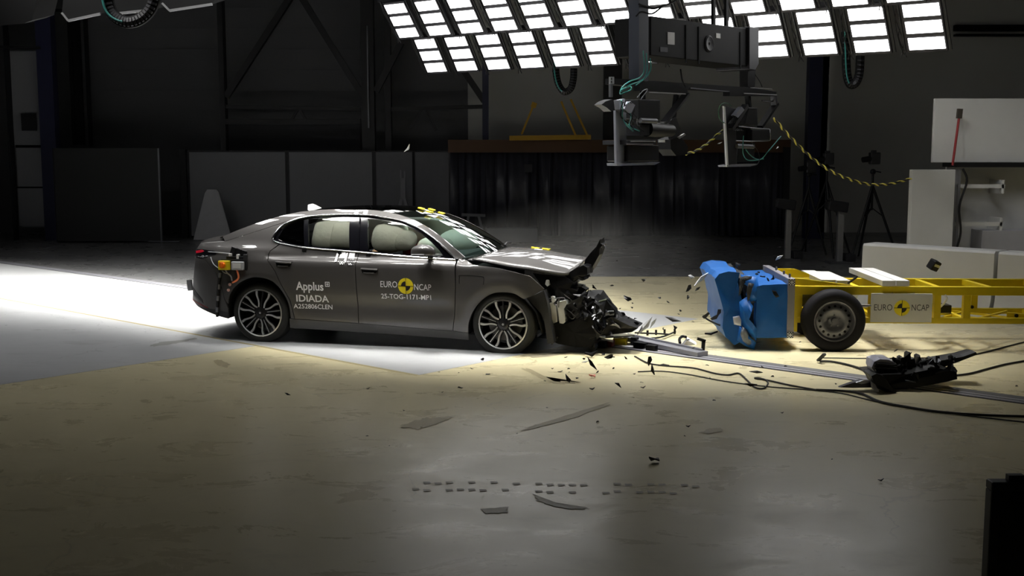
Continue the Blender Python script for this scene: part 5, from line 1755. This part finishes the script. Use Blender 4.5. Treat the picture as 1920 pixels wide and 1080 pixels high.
rbar('hanger', (1450, 178), (1452, 198), 0.08, 0.05, M_rig2, HB, -0.2, -0.2)
rplate('pale_box', [(1378, 216), (1391, 200), (1396, 206), (1384, 221)], -0.36, -0.30, M_pale, HB)
rtube('cable', [(1360, 232), (1350, 224), (1347, 208), (1352, 196), (1362, 193), (1372, 199)], 0.005, M_greencable, HB, -0.3)
rtube('cable', [(1394, 255), (1393, 275), (1394, 290), (1402, 300), (1420, 300), (1430, 296), (1440, 284), (1452, 270), (1464, 256)], 0.007, M_teal, HB, -0.4)
rtube('cable', [(1398, 280), (1406, 290), (1418, 298), (1432, 298)], 0.006, M_teal, HB, -0.4)
rtube('cable', [(1408, 265), (1420, 282), (1424, 296), (1420, 308), (1408, 312)], 0.004, M_rig2, HB, -0.42)
for k in range(5):
    rtube('cable', [(1366 + 3 * k, 232), (1372 + 3 * k, 226 - 4 * k), (1382 + 2 * k, 240), (1378 + 4 * k, 246)], 0.007, M_rig, HB, -0.36)

def twisted(name, pts, r, label, mb):
    o = empty(name, pts[0])
    P = [Vector(p) - Vector(pts[0]) for p in spline(pts, 14)]
    MB().tube(P, r * 0.7, 6).build('dark_strand', mb, o)
    # yellow strand wound round it
    H = []
    L = 0.0
    for i, p in enumerate(P):
        d = (P[min(i + 1, len(P) - 1)] - P[max(i - 1, 0)]).normalized()
        s = d.cross(Vector((0, 0, 1))).normalized()
        t = d.cross(s)
        if i:
            L += (p - P[i - 1]).length
        a = L / 0.055 * 2.0
        H.append(p + (s * math.cos(a) + t * math.sin(a)) * r * 0.6)
    MB().tube(H, r * 0.62, 6).build('yellow_strand', mat('rope_yellow', (220, 206, 96), 0.6), o)
    return tag(o, label, 'rope')
pr = [rp(1450, 221, -0.1)]
def rw(px, py, d):
    q = rp(px, py, d)
    return Vector((A0.x + q.x * RC - q.y * RS_, A0.y + q.x * RS_ + q.y * RC, q.z))
s0 = rw(1450, 221, -0.15)
twisted('safety_rope', [tuple(s0)] + [tuple(at(x, y, s0.y + (17.4 - s0.y) * (x - 1450) / 260)) for x, y in ((1480, 255), (1512, 287), (1542, 311), (1572, 328), (1602, 339), (1632, 346), (1668, 345), (1708, 335))], 0.020, 'black and yellow twisted rope sagging from the gantry to the tall white box', M_cable)
twisted('safety_rope', [tuple(rw(1284, 289, -0.15)), tuple(rw(1305, 283, -0.15)), tuple(rw(1328, 268, -0.15)), tuple(rw(1348, 250, -0.15)), tuple(rw(1366, 240, -0.15))], 0.018, 'short black and yellow twisted rope between the two hanging camera housings', M_cable)

# cable chains looping down from the lamp rows
def chain(pxs, Y, label):
    o = empty('cable_chain', at(pxs[0][0], pxs[0][1], Y))
    P = [at(x, y, Y) - o.location for x, y in pxs]
    S = [Vector(p) for p in spline([tuple(p) for p in P], 8)]
    MB().tube(S, 0.045, 6, flat=1.6).build('chain_core', M_rig, o)
    b = MB()
    for i in range(0, len(S) - 1, 2):
        d = (S[i + 1] - S[i]).normalized()
        b.cyl(S[i] - d * 0.012, S[i] + d * 0.012, 0.062, n=8)
    b.build('chain_links', M_rig2, o)
    MB().tube([s + Vector((-.03, -.08, 0)) for s in S[:len(S) // 2]], 0.012, 6).build('teal_cable', M_teal, o)
    return tag(o, label, 'cable chain', 'cable chains')
chain([(1042, 118), (1043, 140), (1048, 160), (1058, 172), (1070, 166), (1075, 148), (1076, 128)], 20.9, 'black cable chain looping below the floodlights above the car bonnet')
chain([(1585, 60), (1586, 100), (1588, 138), (1594, 158), (1604, 156), (1611, 138), (1613, 105)], 17.9, 'black cable chain looping below the floodlights right of the gantry')
chain([(198, -20), (206, 16), (220, 34), (242, 42), (266, 34), (284, 14), (294, -20)], 12.6, 'black cable chain looping at the top left corner')

# unlit lamp fronts at the top left
for k, (px, lab) in enumerate([([(-20, 50), (45, 44), (60, 38), (74, -20), (-20, -20)], 'dark unlit floodlight cut off by the top left corner'), ([(116, 24), (128, 39), (188, 26), (200, 10), (196, -20), (120, -20)], 'dark unlit floodlight with pale lower edge, left of the cable chain'), ([(206, 24), (214, 26), (290, 18), (296, -20), (206, -20)], 'dark unlit floodlight with pale lower edge behind the cable chain'), ([(304, 6), (318, 20), (398, 8), (410, -20), (304, -20)], 'dark unlit floodlight with pale lower edge, right of the cable chain')]):
    o = empty('unlit_floodlight', at(px[0][0], px[0][1], 12.9))
    P = [at(x, y, 12.9) - o.location for x, y in px]
    n = len(P)
    B_ = [p + Vector((0.05, 0.5, 0.12)) for p in P]
    MB().add(P + B_, [tuple(range(n)), tuple(range(2 * n - 1, n - 1, -1))] + [(i, i + n, (i + 1) % n + n, (i + 1) % n) for i in range(n)]).build('housing', M_rig, o, recalc=True)
    if k:
        a, b2 = at(px[1][0], px[1][1], 12.86) - o.location, at(px[2][0], px[2][1], 12.86) - o.location
        MB().bar(a, b2, 0.03, 0.025).build('lower_edge', M_alu, o)
        a2 = at(px[0][0], px[0][1], 12.86) - o.location
        MB().bar(a2, a, 0.02, 0.02).build('lower_edge', M_alu, o)
    tag(o, lab, 'lamp', 'unlit floodlights')

# ================================================================== BACK OF THE HALL
def upright(name, px0, px1, pt, pb, Y, m, depth=0.1, label=None, cat=None, group=None, z0=None, st=False):
    """box standing at depth Y that covers px0..px1 across and pt..pb in height (feet on the floor when z0 is given)"""
    a, b = at(px0, pt, Y), at(px1, pb, Y)
    zb = z0 if z0 is not None else b.z
    o = MB().box((0, 0, (a.z - zb) / 2), (b.x - a.x, depth, a.z - zb)).build(name, m, None, loc=((a.x + b.x) / 2, Y + depth / 2, zb))
    if st:
        return struct(o)
    return tag(o, label, cat, group)
M_screen = mat('screen_grey', (124, 124, 128), 0.6, var=0.04)
M_screend = mat('screen_dark', (34, 35, 34), 0.65, var=0.06)
for k, (a, b, lab) in enumerate([(358, 537, 'grey partition panel behind the boot of the car, widest of its row'), (544, 699, 'grey partition panel behind the rear half of the car roof'), (706, 774, 'narrow grey partition panel behind the thin grey stand'), (779, 842, 'narrow grey partition panel at the right end of the panel row')]):
    e = empty('partition_panel', (at((a + b) / 2, 400, 29.0).x, 29.0, 0))
    w = at(b, 400, 29).x - at(a, 400, 29).x
    MB().span(-w / 2, w / 2, 0, 0.05, 0.05, 2.19).build('panel', M_screen if k < 2 else mat('screen_mid', (104, 104, 108), 0.6), e)
    f = MB()
    f.span(-w / 2 - 0.05, -w / 2, -0.02, 0.07, 0, 2.22)
    f.span(w / 2, w / 2 + 0.04, -0.02, 0.07, 0, 2.22)
    f.span(-w / 2, w / 2, -0.01, 0.06, 2.19, 2.23)
    f.build('panel_frame', M_blk, e)
    tag(e, lab, 'partition', 'partition panels')
upright('dark_post', 336, 353, 280, 445, 28.9, M_blk, 0.2, 'black upright post at the left end of the grey partition panels', 'post', None, 0.0)
e = empty('dark_screen', (at(205, 440, 27.3).x, 27.3, 0))
w = at(304, 440, 27.3).x - at(106, 440, 27.3).x
MB().span(-w / 2, w / 2 - 0.04, 0, 0.05, 0.04, 2.28).build('screen_board', M_screend, e)
MB().span(w / 2 - 0.035, w / 2, -0.02, 0.05, 0, 2.28).build('edge_post', M_steel, e)
MB().span(w / 2 - 0.32, w / 2 + 0.42, -0.05, 0.08, 0.02, 0.05).build('foot', M_steel, e)
MB().span(-w / 2, -w / 2 + 0.03, -0.02, 0.05, 0, 2.28).build('edge_post', M_rig2, e)
tag(e, 'large dark grey screen with a pale metal edge post, left of the partitions', 'screen')
# trapezoid board leaning in front of the first panel
o = MB().prism([(-0.50, 0.02), (0.46, 0.02), (0.16, 1.22), (0.10, 1.27), (-0.12, 1.27), (-0.18, 1.18)], lambda u, v, d: Vector((u, d, v)), 0, 0.06).build('tapered_board', mat('tapered_grey', (172, 172, 174), 0.6), None, loc=(at(400, 440, 28.0).x, 28.0, 0), recalc=True)
tag(o, 'pale tapered board standing on the floor behind the boot of the car', 'board')
# grey stand behind the car roof
e = empty('grey_stand', (at(756, 400, 28.0).x, 28.0, 0))
b = MB()
b.span(-0.06, 0.06, 0, 0.1, 1.05, 1.55)
b.bar((-0.02, 0.05, 1.1), (-0.34, 0.0, 0.02), 0.07, 0.07)
b.bar((0.02, 0.05, 1.1), (0.34, 0.0, 0.02), 0.07, 0.07)
b.bar((0, 0.05, 1.1), (0, 0.45, 0.02), 0.07, 0.07)
b.build('legs', M_screen, e)
b = MB()
b.span(-0.07, -0.03, 0, 0.08, 1.55, 1.75)
b.span(0.03, 0.07, 0, 0.08, 1.55, 1.72)
b.build('fork', M_screen, e)
tag(e, 'grey three-legged stand with a forked top behind the car roof', 'stand')
# trestle and block beyond the bonnet
e = empty('trestle', (at(888, 430, 28.5).x, 28.5, 0))
b = MB()
b.bar((-0.25, 0, 0.0), (-0.12, 0, 0.62), 0.06, 0.06)
b.bar((0.28, 0, 0.0), (0.12, 0, 0.62), 0.06, 0.06)
b.bar((-0.3, 0, 0.62), (0.3, 0, 0.60), 0.07, 0.07)
b.bar((-0.2, 0, 0.3), (0.2, 0, 0.3), 0.05, 0.05)
b.build('frame', M_screen, e)
tag(e, 'grey trestle standing beyond the windscreen of the car', 'trestle')
upright('floor_block', 912, 1008, 428, 452, 27.5, M_screen, 0.4, 'long low grey block on the floor beyond the bonnet of the car', 'block', None, 0.0)

# dark curtain with folds on its beam
x0, x1 = at(843, 300, 29.0).x, at(1476, 300, 29.0).x
rows = [[], []]
rc = random.Random(9)
xs, x = [], x0
while x < x1:
    xs.append(x)
    x += rc.uniform(0.05, 0.14)
top, bot = [], []
for i, x in enumerate(xs):
    d = (0.09 if i % 2 else -0.04) * rc.uniform(0.3, 1.3)
    top.append(Vector((x - x0, d * 0.6, 2.30)))
    bot.append(Vector((x - x0 + rc.uniform(-.02, .02), d * 1.2, 0.05)))
o = MB().grid([top, [a.lerp(b, 0.5) for a, b in zip(top, bot)], bot]).build('curtain', mat('dark_curtain', (62, 62, 70), 0.35, var=0.15, scale=3), None, loc=(x0, 29.0, 0), angle=80, solid=0.01)
tag(o, 'long dark strip curtain hanging from the brown beam at the back of the hall', 'curtain')
struct(MB().span(at(840, 270, 28.9).x, at(1482, 270, 28.9).x, 28.85, 29.1, at(900, 286, 28.9).z, at(900, 262, 28.9).z).build('beam_brown', mat('brown_beam', (92, 62, 34), 0.6)))
upright('pole', 1471, 1478, 276, 440, 28.6, M_blk, 0.15, 'black pole at the right end of the strip curtain', 'pole', None, 0.0)
e = empty('yellow_hoist', at(1035, 262, 28.7))
Bz = e.location
def bp_(px, py):
    return at(px, py, 28.7) - Bz
M_dullyel = mat('hoist_yellow', (206, 160, 40), 0.6)
b = MB()
b.bar(bp_(955, 259), bp_(1108, 257), 0.12, 0.12)
b.build('hoist_beam', M_dullyel, e)
for p, q, w_ in (((978, 252), (1000, 198), 0.05), ((1052, 190), (1080, 256), 0.05), ((1070, 186), (1102, 256), 0.05)):
    MB().bar(bp_(*p), bp_(*q), w_, w_).build('hoist_arm', M_dullyel, e)
MB().box(bp_(1001, 197), (0.13, 0.1, 0.13), (0, R(20), 0)).build('hoist_head', M_dullyel, e)
tag(e, 'dull yellow hoist frame with thin arms above the strip curtain', 'hoist')
o = upright('wall_box', 983, 998, 308, 323, 28.7, M_rig2, 0.05, 'small grey square box on the strip curtain', 'box')

# steelwork of the hall
def col_(px0, px1, pt, pb, Y, m=M_navy, z0=None, d=0.3):
    return upright('column', px0, px1, pt, pb, Y, m, d, z0=z0, st=True)
col_(404, 424, -60, 285, 29.4, M_blk)
col_(674, 703, -60, 285, 29.4, M_blk)
col_(718, 734, -60, 285, 29.6, M_blk)
upright('column_pipe', 687, 692, 48, 240, 29.3, M_steel, 0.08, st=True)
col_(904, 916, 90, 270, 29.4)
col_(1134, 1165, 40, 275, 29.4, M_blk)
col_(1521, 1545, 40, 440, 28.6, z0=0.0)
upright('column_strip', 1546, 1549, 40, 436, 28.6, M_wall_lit, 0.1, st=True)
col_(60, 112, -60, 430, 28.0, z0=0.0)
col_(152, 166, -60, 275, 29.0, M_blk)
col_(0, 24, -60, 430, 28.0, M_blk, 0.0)
def brace(p, q, Y, w_=0.16, m=M_blk):
    struct(MB().bar(at(p[0], p[1], Y), at(q[0], q[1], Y), w_, w_).build('brace', m))
brace((424, 182), (548, -10), 29.5)
brace((562, -10), (690, 195), 29.5)
brace((705, 172), (752, 80), 29.5)
brace((866, 128), (908, 190), 29.5)
brace((424, 200), (676, 205), 29.5, 0.1)
brace((424, 228), (676, 228), 29.5, 0.14)
brace((734, 205), (905, 200), 29.5, 0.1)
brace((790, 206), (770, 240), 29.5, 0.07)
brace((800, 206), (818, 245), 29.5, 0.07)
brace((558, 205), (545, 228), 29.5, 0.07)
brace((562, 205), (575, 228), 29.5, 0.07)
brace((0, 88), (75, 90), 27.9, 0.06)
brace((105, 20), (160, 20), 28.9, 0.08)
for px in (504, 592, 635):
    upright('wall_seam', px - 2, px + 2, 230, 284, 30.9, M_blk, 0.05, st=True)
upright('wall_lower', 424, 676, 230, 284, 30.85, mat('wall_lower_dark', (56, 56, 60), 0.7), 0.05, st=True)
# side door at the left
e = empty('door_1', (at(55, 300, 28.3).x, 28.3, 0))
struct(e)
for a, b_, t, bt in ((12, 78, 96, 272), (30, 84, 277, 350), (33, 88, 353, 424)):
    p, q = at(a, t, 28.3) - e.location, at(b_, bt, 28.3) - e.location
    struct(MB().span(p.x, q.x, 0, 0.06, q.z, p.z).build('door_panel', M_screen, e))
for a, b_, t, bt in ((28, 90, 272, 277), (30, 88, 350, 353), (40, 90, 424, 426)):
    p, q = at(a, t, 28.25) - e.location, at(b_, bt, 28.25) - e.location
    struct(MB().span(p.x, q.x, -0.02, 0.02, q.z, p.z).build('door_rail', M_rig if t < 400 else M_steel, e))
upright('wall_sign', 39, 68, 213, 245, 28.2, M_blk, 0.04, 'black square sign on the pale panel at the left edge', 'sign')
for px in (132, 140, 147):
    upright('wall_duct', px, px + 4, 30, 272, 29.2, M_rig, 0.1, st=True)
for y0_, y1_ in ((47, 58), (64, 68)):
    a, b_ = at(1790, y0_, 30.8), at(1960, y1_, 30.8)
    struct(MB().span(a.x, b_.x, 30.7, 30.9, b_.z, a.z).build('trim_1', M_rig))

# ---- tripods and stands at the right
def tripod(px, top, bottom, Y, feet, label, cam_w=1.0, legs=M_black):
    base = at(px, 400, Y)
    e = empty('camera_tripod', (base.x, Y, 0))
    zt = at(px, top, Y).z
    ap = at(px, bottom, Y).z
    for fx, fy in feet:
        MB().tube([(0, 0, ap), (fx * 0.55, fy * 0.55, ap * 0.45), (fx, fy, 0.0)], [0.03, 0.026, 0.02], 7).build('leg', legs, e)
    MB().tube([(0, 0, ap - 0.5), (0, 0, ap + 0.25)], 0.025, 8).build('centre_post', legs, e)
    sp = MB()
    for fx, fy in feet:
        sp.bar((0, 0, ap - 0.45), (fx * 0.42, fy * 0.42, ap * 0.58), 0.02, 0.02)
    sp.build('spreader', legs, e)
    hd = MB()
    hd.ball((0, 0, ap + 0.28), 0.06, 12, 8)
    hd.bar((-0.02, 0, ap + 0.30), (0.16, 0, ap + 0.27), 0.025, 0.025)
    hd.build('head', legs, e)
    c = MB().box((0.02, 0, zt - 0.16), (0.20, 0.18, 0.24))
    c.build('camera_body', M_dark, e, bevel=0.02)
    MB().box((0.0, 0, zt - 0.02), (0.10, 0.06, 0.05)).build('camera_grip', M_dark, e, bevel=0.01)
    MB().cyl((-0.07, -0.03, zt - 0.17), (-0.24, -0.06, zt - 0.19), 0.065, 0.055).build('lens', M_black, e)
    return tag(e, label, 'camera tripod', 'camera tripods')
tripod(1634, 282, 348, 23.0, [(-0.50, -0.35), (0.55, -0.1), (-0.05, 0.6)], 'black tripod with a camera in front of the grey wall, nearest the white boxes')
tripod(1548, 283, 340, 23.4, [(0.5, -0.2), (0.08, -0.4), (-0.4, 0.4)], 'black tripod with a camera just right of the navy column, middle of three')
tripod(1515, 300, 352, 24.2, [(-0.45, -0.2), (0.35, -0.25), (0.1, 0.5)], 'black tripod with a camera overlapping the navy column, left of three')
def lightstand(px, t, pb, Y, label, dx=0.0):
    e = empty('lamp_stand', (at(px, pb, Y).x, Y, 0))
    zt = at(px, t, Y).z
    p = MB().span(-0.055, 0.055, -0.05, 0.05, 0.05, zt)
    for s in (-0.03, 0.0, 0.03):
        p.span(s - 0.004, s + 0.004, -0.054, -0.05, 0.06, zt)
    p.build('post', M_alu, e)
    MB().span(-0.22, 0.22, -0.2, 0.2, 0.0, 0.05).build('base', M_steel, e)
    MB().box((-0.08, -0.02, zt + 0.10), (0.38, 0.26, 0.20), (0, R(8), 0)).build('lamp_head', M_rig2, e, bevel=0.02)
    MB().box((-0.27, -0.02, zt + 0.12), (0.04, 0.22, 0.14), (0, R(8), 0)).build('head_cover', M_dark, e)
    MB().span(0.1, 0.28, -0.16, 0.12, 0.05, 0.2).build('power_unit', M_dark, e, bevel=0.01)
    return tag(e, label, 'lamp stand', 'short lamp stands')
lightstand(1476, 392, 484, 22.6, 'short aluminium stand with a grey lamp head, left of the pair')
lightstand(1573, 396, 494, 22.0, 'short aluminium stand with a grey lamp head, in front of the middle tripod')

# ---- white boxes at the right
def whitebox(name, px0, px1, t, Y, depth, label, cat, zb=0.0, m=M_white, bevel=0.01):
    a, b = at(px0, t, Y), at(px1, t, Y)
    o = MB().box((0, 0, (a.z - zb) / 2), (b.x - a.x, depth, a.z - zb)).build(name, m, None, loc=((a.x + b.x) / 2, Y + depth / 2, zb), bevel=bevel)
    return tag(o, label, cat)
whitebox('tall_white_box', 1711, 1792, 318, 17.6, 0.14, 'tall plain white box standing left of the white shelving', 'box')
e = empty('white_shelving', (at(1794, 400, 17.9).x, 17.9, 0))
MB().span(0.0, 1.5, 0.5, 0.56, 0.0, 1.92).build('back_panel', M_white, e)
MB().span(0.0, 0.04, 0.0, 0.5, 0.0, 1.90).build('side_post', M_screen, e)
for z in (1.02, 1.62):
    b = MB()
    b.span(0.0, 0.75, 0.02, 0.06, z - 0.03, z + 0.03)
    b.span(0.70, 0.74, 0.02, 0.5, z - 0.12, z + 0.10)
    b.build('shelf_arm', M_white, e)
MB().span(-0.05, 1.5, -0.04, 0.56, 1.92, 1.99).build('top_board', M_blk, e)
MB().span(0.42, 1.5, 0.0, 0.45, 0.0, 0.92).build('drawer_unit', mat('unit_grey', (168, 168, 174), 0.5), e, bevel=0.01)
MB().tube(spline([(0.05, -0.03, 1.9), (0.12, -0.04, 1.7), (0.02, -0.04, 1.3), (0.06, -0.04, 0.9), (0.0, -0.04, 0.6)], 5), 0.018, 7).build('hanging_cable', M_dark, e)
tag(e, 'white shelving with bracket arms behind the low white barrier', 'shelving')
z0 = 1.995
o = MB().span(0, 1.9, 0, 0.08, 0, 1.0).build('white_board', M_white, None, loc=(at(1751, 250, 17.95).x, 17.95, z0), bevel=0.006)
tag(o, 'large white board standing on top of the white shelving', 'board')
e = empty('red_pole', at(1786, 310, 17.7))
q = at(1798, 222, 17.8) - e.location
MB().tube([(0, 0, 0.0), tuple(q)], 0.02, 8).build('pole', mat('red_pole_paint', (150, 36, 40), 0.5), e)
MB().bar(q, at(1800, 204, 17.8) - e.location, 0.075, 0.06).build('pole_head', mat('pole_head', (66, 60, 52), 0.6), e)
tag(e, 'thin red pole with a dark head leaning on the white board', 'pole')
# low white barrier, two lengths end to end
def barrier(P, Q, h, label):
    P, Q = Vector(P), Vector(Q)
    d = (Q - P).normalized()
    n = Vector((-d.y, d.x, 0))
    prof = [(-0.32, 0.0), (-0.30, 0.10), (-0.24, 0.25), (-0.20, 0.45), (-0.19, h - 0.03), (-0.16, h), (0.16, h), (0.19, h - 0.03), (0.20, 0.45), (0.32, 0.0)]
    L = (Q - P).length
    a, b = [], []
    rows = []
    for t in (0, L):
        rows.append([d * t + n * u + Vector((0, 0, v)) for u, v in prof])
    m_ = MB().grid(rows, True, True)
    k = len(prof)
    m_.add(rows[0], [tuple(range(k))])
    m_.add(rows[1], [tuple(range(k))[::-1]])
    o = m_.build('low_barrier', M_white, None, loc=P, recalc=True, angle=40)
    return tag(o, label, 'barrier', 'low white barriers')
Pa, Pb = onz(1631, 455, 0.89), onz(1877, 470, 0.89)
Pa.z = Pb.z = 0
dv = (Pb - Pa).normalized()
barrier(Pa, Pb, 0.89, 'low white barrier with a black block flying before it, behind the yellow trolley')
barrier(Pb + dv * 0.05, Pb + dv * 1.6, 0.89, 'low white barrier cut off by the right edge, next to the longer one')

# ---- black screen at the lower right corner
fc = empty('floor_monitor', (at(1856, 990, 4.2).x, 4.2, 0))
ztop = at(1857, 905, 4.2).z
MB().span(0.035, 0.87, 0.012, 0.05, 0.30, ztop - 0.035).build('screen', mat('screen_black', (12, 12, 14), 0.5), fc)
b = MB()
b.span(0, 0.9, 0, 0.06, ztop - 0.035, ztop)
b.span(0, 0.035, 0, 0.06, 0.28, ztop - 0.035)
b.span(0.865, 0.9, 0, 0.06, 0.28, ztop - 0.035)
b.span(0, 0.9, 0, 0.06, 0.25, 0.30)
b.build('bezel', mat('bezel_black', (34, 34, 38), 0.4), fc, bevel=0.006)
MB().box((0.10, 0.03, ztop + 0.012), (0.06, 0.03, 0.024)).build('clip', M_black, fc)
b = MB()
b.span(0.40, 0.50, 0.06, 0.11, 0.02, 0.7)
b.span(0.15, 0.75, -0.12, 0.25, 0.0, 0.03)
b.build('foot', M_black, fc)
tag(fc, 'black flat screen on a foot standing in the lower right corner', 'screen')

# ---- dust thrown up beyond the bonnet
dc = at(1110, 492, 14.9)
b = MB()
b.ball((0, 0, 0), (2.2, 1.0, 0.97), 28, 18)
o = b.build('dust_cloud', None, None, loc=dc)
m = bpy.data.materials.new('dust')
m.use_nodes = True
nt = m.node_tree
nt.nodes.clear()
out = nt.nodes.new('ShaderNodeOutputMaterial')
vs_ = nt.nodes.new('ShaderNodeVolumeScatter')
vs_.inputs['Color'].default_value = (0.85, 0.84, 0.80, 1)
tc = nt.nodes.new('ShaderNodeTexCoord')
mp = nt.nodes.new('ShaderNodeMapping')
mp.inputs['Scale'].default_value = (1 / 2.2, 1.0, 1 / 0.97)
ln = nt.nodes.new('ShaderNodeVectorMath')
ln.operation = 'LENGTH'
nt.links.new(tc.outputs['Object'], mp.inputs[0])
nt.links.new(mp.outputs[0], ln.inputs[0])
mr = nt.nodes.new('ShaderNodeMapRange')
mr.interpolation_type = 'SMOOTHSTEP'
mr.inputs[1].default_value, mr.inputs[2].default_value = 0.98, 0.25
nt.links.new(ln.outputs['Value'], mr.inputs[0])
nz = nt.nodes.new('ShaderNodeTexNoise')
nz.inputs['Scale'].default_value = 1.3
nz.inputs['Detail'].default_value = 3
nt.links.new(tc.outputs['Object'], nz.inputs['Vector'])
mr2 = nt.nodes.new('ShaderNodeMapRange')
mr2.inputs[1].default_value, mr2.inputs[2].default_value = 0.35, 0.72
nt.links.new(nz.outputs[0], mr2.inputs[0])
mu = nt.nodes.new('ShaderNodeMath')
mu.operation = 'MULTIPLY'
nt.links.new(mr.outputs[0], mu.inputs[0])
nt.links.new(mr2.outputs[0], mu.inputs[1])
mu2 = nt.nodes.new('ShaderNodeMath')
mu2.operation = 'MULTIPLY'
mu2.inputs[1].default_value = DUST
nt.links.new(mu.outputs[0], mu2.inputs[0])
nt.links.new(mu2.outputs[0], vs_.inputs['Density'])
nt.links.new(vs_.outputs[0], out.inputs['Volume'])
o.data.materials.append(m)
tag(o, 'faint grey dust cloud drifting in the air beyond the bonnet', 'dust', None, 'stuff')
